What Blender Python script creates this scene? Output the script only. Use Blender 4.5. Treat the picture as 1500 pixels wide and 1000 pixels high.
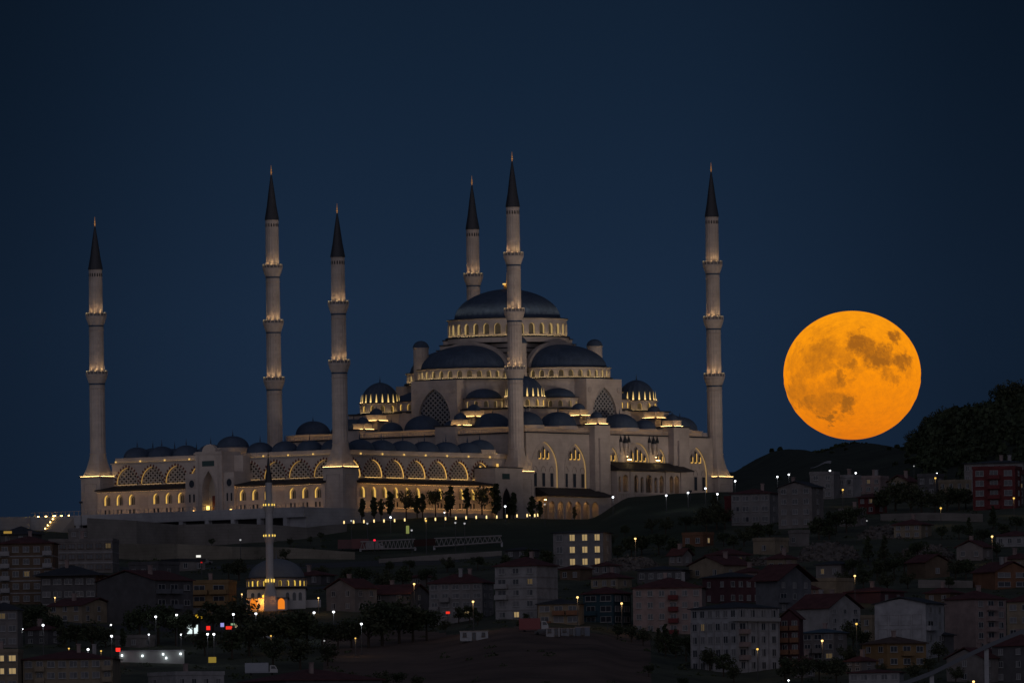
import bpy, math, random
from mathutils import Matrix, Vector
R_ = math.radians
random.seed(7)
for o in list(bpy.data.objects): bpy.data.objects.remove(o)
SC = bpy.context.scene
COL = SC.collection

# ------------------------------------------------------------------ camera
F = 22000.0; ROLL = R_(.845); D0 = 4556.0; AZ = R_(37.83); X0 = 3.57; Z0 = 133.1
L1, L2, CT = 100.3, 93.8, 85.8
SA, CA = math.sin(AZ), math.cos(AZ)
cd = bpy.data.cameras.new('camera'); cam = bpy.data.objects.new('camera', cd); COL.objects.link(cam)
cd.sensor_fit = 'HORIZONTAL'; cd.sensor_width = 36; cd.lens = 36 * F / 1500
cd.clip_start = 5; cd.clip_end = 120000
yaw = 900 * math.sin(ROLL) / F; pitch = 900 * math.cos(ROLL) / F
cam.matrix_world = Matrix.Rotation(-yaw, 4, 'Z') @ Matrix.Rotation(R_(90) + pitch, 4, 'X') @ Matrix.Rotation(-ROLL, 4, 'Z')
SC.camera = cam

# ------------------------------------------------------------------ world, dusk sky opposite the set sun
SUN_EL, SKY_S = R_(-4.5), 0.30
W = bpy.data.worlds.new('World'); SC.world = W; W.use_nodes = True
wn = W.node_tree.nodes; wl = W.node_tree.links
bg = wn['Background']
tc = wn.new('ShaderNodeTexCoord'); sp = wn.new('ShaderNodeSeparateXYZ')
wl.new(tc.outputs['Generated'], sp.inputs[0])
# elevation ramp (deep blue, a little lighter low down, raised overhead out of view as bluish fill) and a pale afterglow in the west, behind the camera
er = wn.new('ShaderNodeValToRGB'); wl.new(sp.outputs['Z'], er.inputs[0])
cr = er.color_ramp
cr.elements[0].position = 0.0; cr.elements[0].color = (.0085, .0175, .036, 1)
cr.elements[1].position = 1.0; cr.elements[1].color = (.022, .036, .066, 1)
for p_, c_ in ((.025, (.0095, .0218, .0480, 1)), (.042, (.0098, .0228, .0500, 1)), (.058, (.0066, .0165, .0365, 1)), (.075, (.0045, .0110, .0235, 1)), (.3, (.018, .030, .056, 1))):
    e = cr.elements.new(p_); e.color = c_
# the sky darkens to both sides of the mosque's bearing
ax = wn.new('ShaderNodeMath'); ax.operation = 'ABSOLUTE'
sh = wn.new('ShaderNodeMath'); sh.operation = 'ADD'; sh.inputs[1].default_value = 0.001; wl.new(sp.outputs['X'], sh.inputs[0]); wl.new(sh.outputs[0], ax.inputs[0])
mr = wn.new('ShaderNodeMapRange'); mr.interpolation_type = 'SMOOTHSTEP'
mr.inputs['From Min'].default_value = .010; mr.inputs['From Max'].default_value = .038
mr.inputs['To Min'].default_value = 1.0; mr.inputs['To Max'].default_value = .54
wl.new(ax.outputs[0], mr.inputs['Value'])
sc_ = wn.new('ShaderNodeVectorMath'); sc_.operation = 'SCALE'; wl.new(er.outputs[0], sc_.inputs[0]); wl.new(mr.outputs[0], sc_.inputs['Scale'])
# west glow
wg = wn.new('ShaderNodeMapRange'); wg.interpolation_type = 'SMOOTHSTEP'
wg.inputs['From Min'].default_value = .2; wg.inputs['From Max'].default_value = 1.0
neg = wn.new('ShaderNodeMath'); neg.operation = 'MULTIPLY'; neg.inputs[1].default_value = -1; wl.new(sp.outputs['Y'], neg.inputs[0]); wl.new(neg.outputs[0], wg.inputs['Value'])
wm = wn.new('ShaderNodeMix'); wm.data_type = 'RGBA'; wl.new(wg.outputs[0], wm.inputs['Factor']); wl.new(sc_.outputs[0], wm.inputs['A'])
wm.inputs['B'].default_value = (.245, .235, .285, 1)
wl.new(wm.outputs['Result'], bg.inputs['Color']); bg.inputs['Strength'].default_value = 1.0

SC.view_settings.view_transform = 'Standard'; SC.view_settings.look = 'None'
SC.view_settings.exposure = 0; SC.view_settings.gamma = 1
SC.cycles.use_denoising = True
SC.cycles.max_bounces = 4; SC.cycles.diffuse_bounces = 2; SC.cycles.glossy_bounces = 2
SC.cycles.sample_clamp_indirect = 2; SC.cycles.caustics_reflective = False; SC.cycles.caustics_refractive = False

# ------------------------------------------------------------------ materials
MATS = {}
def mat(name, col, rough=.8, metal=0, noise=0, nscale=.3, bump=0, bscale=1.0, brick=None, emit=None, es=0, spec=.3):
    if name in MATS: return MATS[name]
    m = bpy.data.materials.new(name); m.use_nodes = True; n = m.node_tree.nodes; l = m.node_tree.links
    b = n['Principled BSDF']; b.inputs['Base Color'].default_value = (*col, 1)
    b.inputs['Roughness'].default_value = rough; b.inputs['Metallic'].default_value = metal
    b.inputs['Specular IOR Level'].default_value = spec
    if emit: b.inputs['Emission Color'].default_value = (*emit, 1); b.inputs['Emission Strength'].default_value = es
    c_out = None
    if noise or brick or bump:
        t = n.new('ShaderNodeTexCoord')
    if noise:
        k = n.new('ShaderNodeTexNoise'); k.inputs['Scale'].default_value = nscale; k.inputs['Detail'].default_value = 6; k.inputs['Roughness'].default_value = .65
        l.new(t.outputs['Object'], k.inputs['Vector'])
        x = n.new('ShaderNodeMapRange'); x.inputs['From Min'].default_value = .3; x.inputs['From Max'].default_value = .7
        x.inputs['To Min'].default_value = 1 - noise; x.inputs['To Max'].default_value = 1 + noise
        l.new(k.outputs['Fac'], x.inputs['Value'])
        v = n.new('ShaderNodeVectorMath'); v.operation = 'SCALE'; v.inputs[0].default_value = col; l.new(x.outputs[0], v.inputs['Scale'])
        c_out = v.outputs[0]
    if brick:
        w_, h_, mo = brick
        # courses from height, joints from the horizontal run
        s = n.new('ShaderNodeSeparateXYZ'); l.new(t.outputs['Object'], s.inputs[0])
        a = n.new('ShaderNodeMath'); a.operation = 'ADD'; l.new(s.outputs['X'], a.inputs[0]); l.new(s.outputs['Y'], a.inputs[1])
        cb = n.new('ShaderNodeCombineXYZ'); l.new(a.outputs[0], cb.inputs[0]); l.new(s.outputs['Z'], cb.inputs[1])
        br = n.new('ShaderNodeTexBrick'); br.inputs['Scale'].default_value = 1; br.inputs['Brick Width'].default_value = w_; br.inputs['Row Height'].default_value = h_
        br.inputs['Mortar Size'].default_value = mo; br.inputs['Color1'].default_value = (1, 1, 1, 1); br.inputs['Color2'].default_value = (.93, .93, .93, 1); br.inputs['Mortar'].default_value = (.80, .80, .80, 1)
        l.new(cb.outputs[0], br.inputs['Vector'])
        mu = n.new('ShaderNodeMix'); mu.data_type = 'RGBA'; mu.blend_type = 'MULTIPLY'; mu.inputs['Factor'].default_value = 1
        if c_out: l.new(c_out, mu.inputs['A'])
        else: mu.inputs['A'].default_value = (*col, 1)
        l.new(br.outputs['Color'], mu.inputs['B']); c_out = mu.outputs['Result']
    if c_out: l.new(c_out, b.inputs['Base Color'])
    if bump:
        k2 = n.new('ShaderNodeTexNoise'); k2.inputs['Scale'].default_value = bscale; k2.inputs['Detail'].default_value = 5; l.new(t.outputs['Object'], k2.inputs['Vector'])
        bp = n.new('ShaderNodeBump'); bp.inputs['Strength'].default_value = 1; bp.inputs['Distance'].default_value = bump
        l.new(k2.outputs['Fac'], bp.inputs['Height']); l.new(bp.outputs[0], b.inputs['Normal'])
    MATS[name] = m; return m
def emis(name, col, s):
    if name in MATS: return MATS[name]
    m = bpy.data.materials.new(name); m.use_nodes = True; n = m.node_tree.nodes; l = m.node_tree.links
    n.remove(n['Principled BSDF']); e = n.new('ShaderNodeEmission'); e.inputs[0].default_value = (*col, 1); e.inputs[1].default_value = s
    l.new(e.outputs[0], n['Material Output'].inputs[0]); MATS[name] = m; return m

WARM = (1.0, .60, .17)
STONE = mat('limestone', (.46, .39, .345), .85, noise=.20, nscale=.16, bump=.04, bscale=1.2, brick=(3.0, 1.1, .02))
STONE_D = mat('limestone_trim', (.39, .33, .295), .85, noise=.12, nscale=.4)
STONE_G = mat('podium_stone', (.34, .34, .355), .9, noise=.2, nscale=.15, brick=(3.0, 1.0, .04))
LEAD = mat('lead_roof', (.054, .076, .116), .75, metal=0, noise=.18, nscale=.35, bump=.05, bscale=.8, spec=.12)
EDGE = mat('dark_lead_edge', (.03, .032, .038), .7)
BLUE = mat('blue_tile_band', (.03, .06, .11), .4)
RED = mat('red_voussoir', (.13, .035, .028), .8)
CREAM = mat('cream_voussoir', (.50, .42, .34), .8)
GLASSD = mat('dark_window_glass', (.035, .040, .050), .15, spec=.5)
GLASSW = mat('leaded_window', (.13, .12, .10), .5)
DARK = mat('dark_interior', (.012, .012, .014), .9)
GOLD = mat('gilded_brass', (.75, .42, .12), .35, metal=.9, emit=(1, .5, .15), es=.03)
L_STRIP = emis('led_strip', (1.0, .62, .22), 16)
L_DRUM = emis('drum_led_strip', (1.0, .72, .32), 7)
L_ARCH = emis('arch_lit_reveal', (1.0, .60, .13), .80)  # glow put on the reveal faces in place of lamplight falling there
L_ARCHD = emis('arch_lit_reveal_dim', (1.0, .68, .27), .36)
L_BALC = emis('balcony_lamp', (1.0, .70, .32), 2.5)
L_BOL = emis('bollard_glow', (1.0, .70, .28), 1.7)

# ------------------------------------------------------------------ mesh helper
class MB:
    def __init__(s): s.v = []; s.f = []; s.m = []
    def add(s, vs, fs, m=0):
        b = len(s.v); s.v += [tuple(p) for p in vs]
        for f in fs: s.f.append([b + i for i in f]); s.m.append(m)
    def box(s, x0, x1, y0, y1, z0, z1, m=0):
        s.add([(x0, y0, z0), (x1, y0, z0), (x1, y1, z0), (x0, y1, z0), (x0, y0, z1), (x1, y0, z1), (x1, y1, z1), (x0, y1, z1)],
              [(0, 3, 2, 1), (4, 5, 6, 7), (0, 1, 5, 4), (1, 2, 6, 5), (2, 3, 7, 6), (3, 0, 4, 7)], m)
    def cbox(s, cx, cy, hx, hy, z0, z1, m=0): s.box(cx - hx, cx + hx, cy - hy, cy + hy, z0, z1, m)
    def lathe(s, prof, n=32, cx=0, cy=0, a0=0, a1=None, m=0, mod=None, cap=True):
        full = a1 is None; a1 = a0 + 2 * math.pi if full else a1
        cnt = n if full else n + 1; vs = []
        for r, z in prof:
            for i in range(cnt):
                a = a0 + (a1 - a0) * i / n; rr = r * (mod(i, z) if mod else 1)
                vs.append((cx + rr * math.cos(a), cy + rr * math.sin(a), z))
        fs = []
        for j in range(len(prof) - 1):
            for i in range(n):
                i2 = (i + 1) % cnt if full else i + 1
                fs.append((j * cnt + i, j * cnt + i2, (j + 1) * cnt + i2, (j + 1) * cnt + i))
        s.add(vs, fs, m)
        if full and cap: s.add([vs[(len(prof) - 1) * cnt + i] for i in range(cnt)], [tuple(range(cnt))], m)
    def tube(s, p, q, r0, r1=None, n=6, m=0):
        r1 = r0 if r1 is None else r1; p = Vector(p); q = Vector(q); d = (q - p).normalized()
        u = d.orthogonal().normalized(); w = d.cross(u); vs = []
        for c, r in ((p, r0), (q, r1)):
            for i in range(n):
                a = 2 * math.pi * i / n; vs.append(c + u * (r * math.cos(a)) + w * (r * math.sin(a)))
        s.add(vs, [(i, (i + 1) % n, n + (i + 1) % n, n + i) for i in range(n)] + [tuple(range(n))[::-1], tuple(range(n, 2 * n))], m)
    def prism(s, poly, z0, z1, m=0):
        n = len(poly); s.add([(x, y, z0) for x, y in poly] + [(x, y, z1) for x, y in poly],
              [(i, (i + 1) % n, n + (i + 1) % n, n + i) for i in range(n)] + [tuple(range(n))[::-1], tuple(range(n, 2 * n))], m)
    def sphere(s, c, r, m=0, n=8, k=5):
        pr = [(max(.001, r[0] * math.sin(math.pi * i / k)), c[2] - r[1] * math.cos(math.pi * i / k)) for i in range(k + 1)]
        s.lathe(pr, n, c[0], c[1], m=m)
def mesh(name, mb, mats, smooth=False):
    me = bpy.data.meshes.new(name); me.from_pydata(mb.v, [], mb.f)
    if not isinstance(mats, (list, tuple)): mats = [mats]
    for m in mats: me.materials.append(m)
    for p, mi in zip(me.polygons, mb.m): p.material_index = mi
    if smooth:
        me.shade_smooth() if hasattr(me, 'shade_smooth') else None
        try: me.set_sharp_from_angle(angle=R_(38))
        except Exception: pass
    me.update(); return me
def obj(name, mb, mats, parent=None, smooth=False, label=None):
    me = mb if isinstance(mb, bpy.types.Mesh) else mesh(name, mb, mats, smooth)
    o = bpy.data.objects.new(name, me); COL.objects.link(o)
    if parent: o.parent = parent
    if label: o['label'] = label
    return o
def thing(name, label, cat, loc=(0, 0, 0), rz=0, group=None):
    o = bpy.data.objects.new(name, None); COL.objects.link(o); o.location = loc; o.rotation_euler = (0, 0, rz)
    o.empty_display_size = .5
    o['label'] = label; o['category'] = cat
    if group: o['group'] = group
    return o
def struct(name, mb, mats, smooth=False, kind='structure'):
    o = obj(name, mb, mats, None, smooth); o['kind'] = kind; return o
def dup(root, loc, rz=0, label=None, scale=None):
    r = root.copy(); COL.objects.link(r); r.location = loc; r.rotation_euler = (0, 0, rz)
    if label: r['label'] = label
    if scale: r.scale = scale
    for ch in list(root.children):
        c = ch.copy(); COL.objects.link(c); c.parent = r
        for g in ch.children:
            d = g.copy(); COL.objects.link(d); d.parent = c
    return r

# ------------------------------------------------------------------ pixel rays and the ground
CR, SR = math.cos(ROLL), math.sin(ROLL)
def ab(px, py):
    x = px - 750; y = 1400 - py
    return (x * CR + y * SR) / F, (-x * SR + y * CR) / F
def P(px, py, D):
    a, b = ab(px, py); return Vector((a * D, D, b * D))
COLS = [-400, 0, 250, 500, 620, 750, 860, 930, 1000, 1060, 1200, 1350, 1500, 1900]
ROWS = [2600, 3200, 3500, 3600, 3700, 3800, 3900, 4000, 4100, 4200, 4300, 4400, 4470, 4520, 4600, 4700]
TAB = [
 [1250,1120,1040,1012, 985, 950, 918, 890, 862, 838, 818, 798, 785, 776, 772, 775],
 [1250,1120,1040,1012, 985, 950, 918, 890, 862, 838, 818, 798, 785, 776, 772, 775],
 [1250,1120,1040,1012, 985, 955, 925, 893, 866, 842, 822, 803, 795, 785, 775, 775],
 [1250,1120,1040,1010, 980, 948, 920, 890, 862, 838, 812, 790, 769, 761, 762, 768],
 [1250,1120,1040,1008, 978, 945, 920, 893, 862, 835, 808, 785, 764, 756, 758, 768],
 [1250,1120,1030, 998, 962, 925, 903, 880, 852, 826, 803, 783, 767, 759, 760, 768],
 [1250,1120,1030, 998, 962, 930, 910, 882, 852, 824, 800, 780, 765, 760, 760, 768],
 [1250,1120,1038,1008, 976, 948, 918, 884, 852, 822, 796, 762, 733, 727, 752, 768],
 [1250,1120,1045,1015, 985, 955, 922, 885, 850, 818, 788, 752, 728, 722, 744, 768],
 [1250,1125,1050,1020, 990, 958, 922, 885, 850, 816, 784, 750, 728, 720, 735, 760],
 [1260,1130,1050,1018, 985, 950, 915, 880, 845, 810, 775, 748, 733, 726, 718, 735],
 [1260,1130,1050,1018, 985, 950, 915, 880, 845, 805, 770, 744, 728, 720, 712, 725],
 [1260,1130,1050,1020, 985, 950, 915, 880, 840, 800, 765, 738, 722, 714, 706, 715],
 [1260,1130,1050,1020, 985, 950, 915, 880, 840, 800, 765, 738, 722, 714, 706, 715]]
TAB = [[y + (c - 750) * .01475 for y in row] for c, row in zip(COLS, TAB)]
COLS = [c + 8 for c in COLS]
def lerp_i(xs, x):
    if x <= xs[0]: return 0, 0.
    for i in range(len(xs) - 1):
        if x <= xs[i + 1]: return i, (x - xs[i]) / (xs[i + 1] - xs[i])
    return len(xs) - 2, 1.
def gy(x, D):
    i, t = lerp_i(COLS, x); j, s = lerp_i(ROWS, D); t = t * t * (3 - 2 * t)
    a = TAB[i][j] * (1 - s) + TAB[i][j + 1] * s; b = TAB[i + 1][j] * (1 - s) + TAB[i + 1][j + 1] * s
    return a * (1 - t) + b * t
def uv_of(X, Y):
    dx, dy = X - X0, Y - D0; return dx * SA + dy * CA, -dx * CA + dy * SA
def H(X, Y):
    if Y < 2600:
        pts = [(-9e9, -2), (60, -2), (400, -40), (1500, -50), (2600, (1400 - gy(750, 2600)) * 2600 / F)]
        for (a, za), (b, zb) in zip(pts, pts[1:]):
            if Y <= b: return za if a < -1e8 else za + (zb - za) * (Y - a) / (b - a)
    x = 750 + F * X / Y
    if Y <= 4700: z = (1400 - gy(x, Y)) * Y / F
    else:
        zb = (1400 - gy(x, 4700)) * 4700 / F; t = min(1, (Y - 4700) / 1200); z = zb * (1 - t) + 15 * t
    u, v = uv_of(X, Y)
    if -104 < u < 108 and -4.6 < v < 108: z = min(z, Z0 - .25)
    n = math.sin(X * .11 + Y * .05) * math.sin(Y * .13 - X * .04) * .35 + math.sin(X * .031) * math.sin(Y * .027 + 1) * .6
    return z + (n if Y < 4400 else n * max(0, (4460 - Y) / 60))
def at(px, py, dmin=3300):
    a, b = ab(px, py); D = dmin; prev = None
    while D < 4700:
        g = H(a * D, D)
        if g >= b * D:
            lo, hi = D - 5, D
            for _ in range(12):
                mid = (lo + hi) / 2
                if H(a * mid, mid) >= b * mid: hi = mid
                else: lo = mid
            return Vector((a * hi, hi, H(a * hi, hi)))
        D += 5
    D = 4600; return Vector((a * D, D, H(a * D, D)))
def ztop(py, px, D): return ab(px, py)[1] * D

GRASS = mat('lawn', (.026, .036, .018), .95, noise=.35, nscale=.08, bump=.15, bscale=1.5)
EARTH = mat('bare_earth', (.105, .070, .055), .95, noise=.45, nscale=.05, bump=.5, bscale=.25)
SCRUB = mat('scrub', (.052, .058, .038), .95, noise=.55, nscale=.06, bump=.7, bscale=.4)
ROAD = mat('asphalt', (.05, .05, .052), .8, noise=.2, nscale=.2)
PAVE = mat('paving', (.20, .19, .18), .85, noise=.15, nscale=.3, brick=(1.0, 1.0, .03))

def terrain():
    xs = [-9000, -5000, -2500, -1200, -600, -300, -150] + list(range(-60, 1570, 10)) + [1650, 1800, 2100, 2700, 4000, 6500, 10500]
    ds = [-400, -100, 40, 100, 250, 600, 1200, 2000, 2600, 2900, 3100, 3250, 3400] + list(range(3420, 4720, 10)) + [4760, 4830, 4900, 5100, 5400, 5900, 7000, 12000, 30000]
    mb = MB(); V = []
    for D in ds:
        for x in xs:
            X = (x - 750) / F * max(D, 2600) * (1 if D >= 2600 else 1)
            V.append((X, D, H(X, D)))
    n = len(xs); fs = []; 
    for j in range(len(ds) - 1):
        for i in range(n - 1): fs.append((j * n + i, j * n + i + 1, (j + 1) * n + i + 1, (j + 1) * n + i))
    mb.v = V; mb.f = fs
    for f in fs:
        X = sum(V[k][0] for k in f) / 4; Y = sum(V[k][1] for k in f) / 4; x = 750 + F * X / max(Y, 1)
        y = gy(x, Y) if 2600 < Y < 4700 else 0
        m = 2
        if 4290 < Y < 4700 and 480 < x < 1075: m = 0
        if 3500 < Y < 3880 and 480 < x < 960 and y > 922 + 6 * math.sin(x * .03): m = 1
        if 4235 < Y < 4262 and x < 760: m = 3
        if 4085 < Y < 4110 and x < 600: m = 3
        if 3895 < Y < 3930 and 100 < x < 560: m = 3
        mb.m.append(m)
    struct('ground', mb, [GRASS, EARTH, SCRUB, ROAD], True)
terrain()
b = MB(); b.box(-40000, 40000, -20000, 45000, -68, -66); struct('lowland', b, SCRUB)

# far wooded hill
RID = [(-200, 900), (300, 860), (700, 800), (900, 752), (1000, 716), (1060, 693), (1100, 680), (1140, 667), (1180, 661), (1250, 657), (1300, 656), (1322, 655), (1336, 652), (1352, 645), (1400, 627), (1440, 615), (1470, 607), (1500, 599), (1650, 574), (2000, 545), (2600, 580)]
def rid(px):
    i, t = lerp_i([p[0] for p in RID], px); return RID[i][1] * (1 - t) + RID[i + 1][1] * t
def hillz(px, D):
    zr = P(px, rid(px), 5450)[2]
    z0 = 95.
    t = (D - 4780) / (5450 - 4780)
    if t <= 1: t = max(0, t); return z0 + (zr - z0) * (1 - (1 - t) ** 1.7) + 1.5 * math.sin(px * .05 + D * .02) * (t > 0)
    t = (D - 5450) / 1500; return zr - (zr - 20) * min(1, t) ** 1.3
mb = MB(); hx = list(range(-200, 2620, 12)); hd = list(range(4780, 5460, 30)) + [5450, 5600, 5800, 6200, 6950]
hd = sorted(set(hd))
for D in hd:
    for px in hx: a, _ = ab(px, 700); mb.v.append((a * D, D, hillz(px, D)))
n = len(hx)
mb.f = [(j * n + i, j * n + i + 1, (j + 1) * n + i + 1, (j + 1) * n + i) for j in range(len(hd) - 1) for i in range(n - 1)]; mb.m = [0] * len(mb.f)
HILLM = mat('hill_scrub', (.026, .031, .020), .95, noise=.5, nscale=.03, bump=1.0, bscale=.12)
struct('hill', mb, HILLM, True)

# ------------------------------------------------------------------ arches and bays
def arch_pts(w, zs, zt, n=10, pointed=True):
    """points from left spring to right spring, z up; w = full width"""
    h = zt - zs; r = w / 2; pts = []
    if pointed:
        c = (h * h - r * r) / (2 * r) if h > r else 0
        R = r + c
        k = n // 2
        t1 = math.atan2(h, c) if h > r else math.pi / 2
        L = [(c - R * math.cos(t1 * i / k), zs + (R * math.sin(t1 * i / k)) * (1 if h > r else h / r)) for i in range(k + 1)]
        L[-1] = (0, zt)
        pts = L + [(-x, z) for x, z in L[-2::-1]]
    else: pts = [(-r * math.cos(math.pi * i / n), zs + h * math.sin(math.pi * i / n)) for i in range(n + 1)]
    return pts
def bay(mb, x0, x1, z0, z1, cx, w, sill, zs, zt, depth, mp, n=10, pointed=True, m=0):
    """front wall sheet with one arched opening and its reveals; returns outline"""
    A = [(cx + x, z) for x, z in arch_pts(w, zs, zt, n, pointed)]
    xl, xr = cx - w / 2, cx + w / 2
    q = lambda pts, y=0: mb.add([mp(px, y, pz) for px, pz in pts], [tuple(range(len(pts)))], m)
    q([(x0, z0), (xl, z0), (xl, z1), (x0, z1)]); q([(xr, z0), (x1, z0), (x1, z1), (xr, z1)])
    if sill > z0: q([(xl, z0), (xr, z0), (xr, sill), (xl, sill)])
    for (a, za), (b, zb) in zip(A, A[1:]):
        q([(a, za), (b, zb), (b, z1), (a, z1)])
    out = [(xl, sill)] + A + [(xr, sill)]
    for (a, za), (b, zb) in zip(out, out[1:] + out[:1]):
        mb.add([mp(a, 0, za), mp(b, 0, zb), mp(b, depth, zb), mp(a, depth, za)], [(0, 1, 2, 3)], m)
    return out
def panel(mb, out, y, mp, m=0):
    cx = sum(p[0] for p in out) / len(out); zc = min(p[1] for p in out)
    n = len(out); vs = [mp(cx, y, zc)] + [mp(x, y, z) for x, z in out]
    mb.add(vs, [(0, i, i + 1) for i in range(1, n)] , m)
def strip_on_reveal(mb, out, ya, yb, mp, inset=.03, m=0, skip_sill=True):
    cx = (out[0][0] + out[-1][0]) / 2; zc = (out[0][1] + max(p[1] for p in out)) / 2
    o2 = [(cx + (x - cx) * (1 - inset), zc + (z - zc) * (1 - inset)) for x, z in out]
    for (a, za), (b, zb) in zip(o2, o2[1:]):
        mb.add([mp(a, ya, za), mp(b, ya, zb), mp(b, yb, zb), mp(a, yb, za)], [(0, 1, 2, 3)], m)
def arch_band(mb, out, t, y0, mp, m=0):
    """raised moulding around an opening"""
    cx = (out[0][0] + out[-1][0]) / 2; zb = out[0][1]; w = (out[-1][0] - out[0][0]) / 2; h = max(p[1] for p in out) - zb
    o2 = [(cx + (x - cx) * (1 + t / w), zb + (z - zb) * (1 + t / h)) for x, z in out]
    for k in range(len(out) - 1):
        (a, za), (b, zb_) = out[k], out[k + 1]; (c, zc), (d, zd) = o2[k], o2[k + 1]
        mm = m if isinstance(m, int) else m[k % len(m)]
        vs = [mp(a, y0, za), mp(b, y0, zb_), mp(d, y0, zd), mp(c, y0, zc)] + [mp(a, 0, za), mp(b, 0, zb_), mp(d, 0, zd), mp(c, 0, zc)]
        mb.add(vs, [(0, 1, 2, 3), (3, 2, 6, 7), (1, 0, 4, 5), (0, 3, 7, 4), (2, 1, 5, 6)], mm)
def inside(out, x, z):
    c = False; n = len(out)
    for i in range(n):
        (x1, z1), (x2, z2) = out[i], out[(i + 1) % n]
        if (z1 > z) != (z2 > z) and x < (x2 - x1) * (z - z1) / (z2 - z1) + x1: c = not c
    return c
def lattice(mb, out, per, bw, y0, y1, mp, m=0):
    xs = [p[0] for p in out]; zs = [p[1] for p in out]; x0, x1, z0, z1 = min(xs), max(xs), min(zs), max(zs)
    for sg in (1, -1):
        k = -60
        while k < 60:
            # line x = xm + k*per + sg*(z-z0)*.62
            run = None; st = .25; N = int((z1 - z0) / st) + 1
            for i in range(N + 1):
                z = z0 + i * st; x = (x0 + x1) / 2 + (k + .5) * per + sg * (z - (z0 + z1) / 2) * 1.2
                ins = i < N and inside(out, x, z + .01)
                if ins and run is None: run = (x, z)
                if not ins and run is not None:
                    h = bw / 2 * 1.6
                    if z - run[1] > st:
                        vs = [mp(run[0] - h, y0, run[1]), mp(run[0] + h, y0, run[1]), mp(x + h, y0, z), mp(x - h, y0, z),
                              mp(run[0] - h, y1, run[1]), mp(run[0] + h, y1, run[1]), mp(x + h, y1, z), mp(x - h, y1, z)]
                        mb.add(vs, [(0, 1, 2, 3), (0, 3, 7, 4), (1, 5, 6, 2)], m)
                    run = None
            k += 1
def dome(mb, cx, cy, R, z0, h, n=32, a0=0, a1=None, rib=.006, k=9, m=0, point=.0):
    pr = [(max(.02, R * math.cos(math.pi / 2 * i / k)), z0 + h * (math.sin(math.pi / 2 * i / k) * (1 - point) + point * i / k)) for i in range(k + 1)]
    mb.lathe(pr, n, cx, cy, a0, a1, m, (lambda i, z: 1 + (rib if i % 2 else 0)) if rib else None)
def finial(mb, cx, cy, z, h, m=0):
    mb.tube((cx, cy, z - .3), (cx, cy, z + h), .12 * h ** .5, .03, 6, m)
    mb.sphere((cx, cy, z + h * .22), (.16 * h ** .6, .16 * h ** .6), m, 8, 4); mb.sphere((cx, cy, z + h * .48), (.11 * h ** .6, .12 * h ** .6), m, 8, 4)

def UV(u, v, z=0): return Vector((X0 + u * SA - v * CA, D0 + u * CA + v * SA, Z0 + z))
ROTM = R_(90) - AZ
# ------------------------------------------------------------------ the great mosque
M = thing('hilltop_mosque', 'huge floodlit domed mosque of pale stone on the hill crest', 'mosque', UV(0, 0), ROTM)
mpR = lambda v0: (lambda x, y, z: (x, v0 + y, z))          # wall facing -v, x = u
mpL = lambda u0: (lambda x, y, z: (u0 + y, -x, z))         # wall facing -u, x = -v
UC, VC = 58.0, 47.7

def window(name, out, y, mp, parent, m=GLASSD, mull=0, mm=STONE_D):
    b = MB(); panel(b, out, y, mp)
    if mull:
        x0, x1 = out[0][0], out[-1][0]; z0 = out[0][1]; z1 = max(p[1] for p in out)
        for i in range(1, mull + 1):
            x = x0 + (x1 - x0) * i / (mull + 1); b.add([mp(x - .12, y - .15, z0), mp(x + .12, y - .15, z0), mp(x + .12, y - .15, z1 - .5), mp(x - .12, y - .15, z1 - .5)], [(0, 1, 2, 3)], 1)
        zc = z0 + (z1 - z0) * .6; b.add([mp(x0, y - .16, zc), mp(x1, y - .16, zc), mp(x1, y - .16, zc + .2), mp(x0, y - .16, zc + .2)], [(0, 1, 2, 3)], 1)
    return obj(name, b, [m, mm], parent)
def drum(name, cx, cy, R, z0, z1, n, parent, a0=0, a1=None, wn='drum_window', ww=.5, strip=L_DRUM, arch=L_ARCHD, sep=True, depth=.7, sill=.25, top=.78, ledge=True, stripr=.55):
    full = a1 is None; span = 2 * math.pi if full else a1 - a0; bw = span * R / n
    mp = lambda x, y, z: (cx + (R - y) * math.cos(a0 + x / R), cy + (R - y) * math.sin(a0 + x / R), z)
    b = MB(); g = MB(); outs = []
    h = z1 - z0; w = bw * ww
    for i in range(n):
        c = (i + .5) * bw
        zt = z0 + h * top; o = bay(b, c - bw / 2, c + bw / 2, z0, z1, c, w, z0 + h * sill * .4, zt - w * .55, zt, depth, mp, 8, False)
        outs.append(o); arch_band(b, o, .16, -.14, mp)
    # cornice, ledge
    nn = max(24, n * 3)
    ca0, ca1 = (0, None) if full else (a0, a1)
    b.lathe([(R - 1.2, z1 - .02), (R + .05, z1 - .02), (R + .45, z1 + .25), (R + .45, z1 + .3)], nn, cx, cy, ca0, ca1)
    d = obj(name, b, STONE, parent)
    e = MB(); e.lathe([(R + .5, z1 + .30), (R + .5, z1 + .52), (R - 2.2, z1 + .75)], nn, cx, cy, ca0, ca1)
    if ledge: e.lathe([(R + .02, z0 - .45), (R + .95, z0 - .45), (R + .95, z0 - .05), (R + .85, z0 - .05), (R + .0, z0 - .12)], nn, cx, cy, ca0, ca1)
    obj('roof_edge', e, EDGE, d)
    if strip:
        s = MB(); s.lathe([(R + .45, z0 - .02), (R + .60, z0 - .02)], nn, cx, cy, ca0, ca1); s.f = s.f[:-1] if full else s.f; s.m = s.m[:-1] if full else s.m
        obj('light_strip', s, strip, d)
    for o in outs:
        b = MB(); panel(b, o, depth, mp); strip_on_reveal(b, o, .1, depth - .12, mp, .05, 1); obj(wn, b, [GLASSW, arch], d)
    return d

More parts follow.
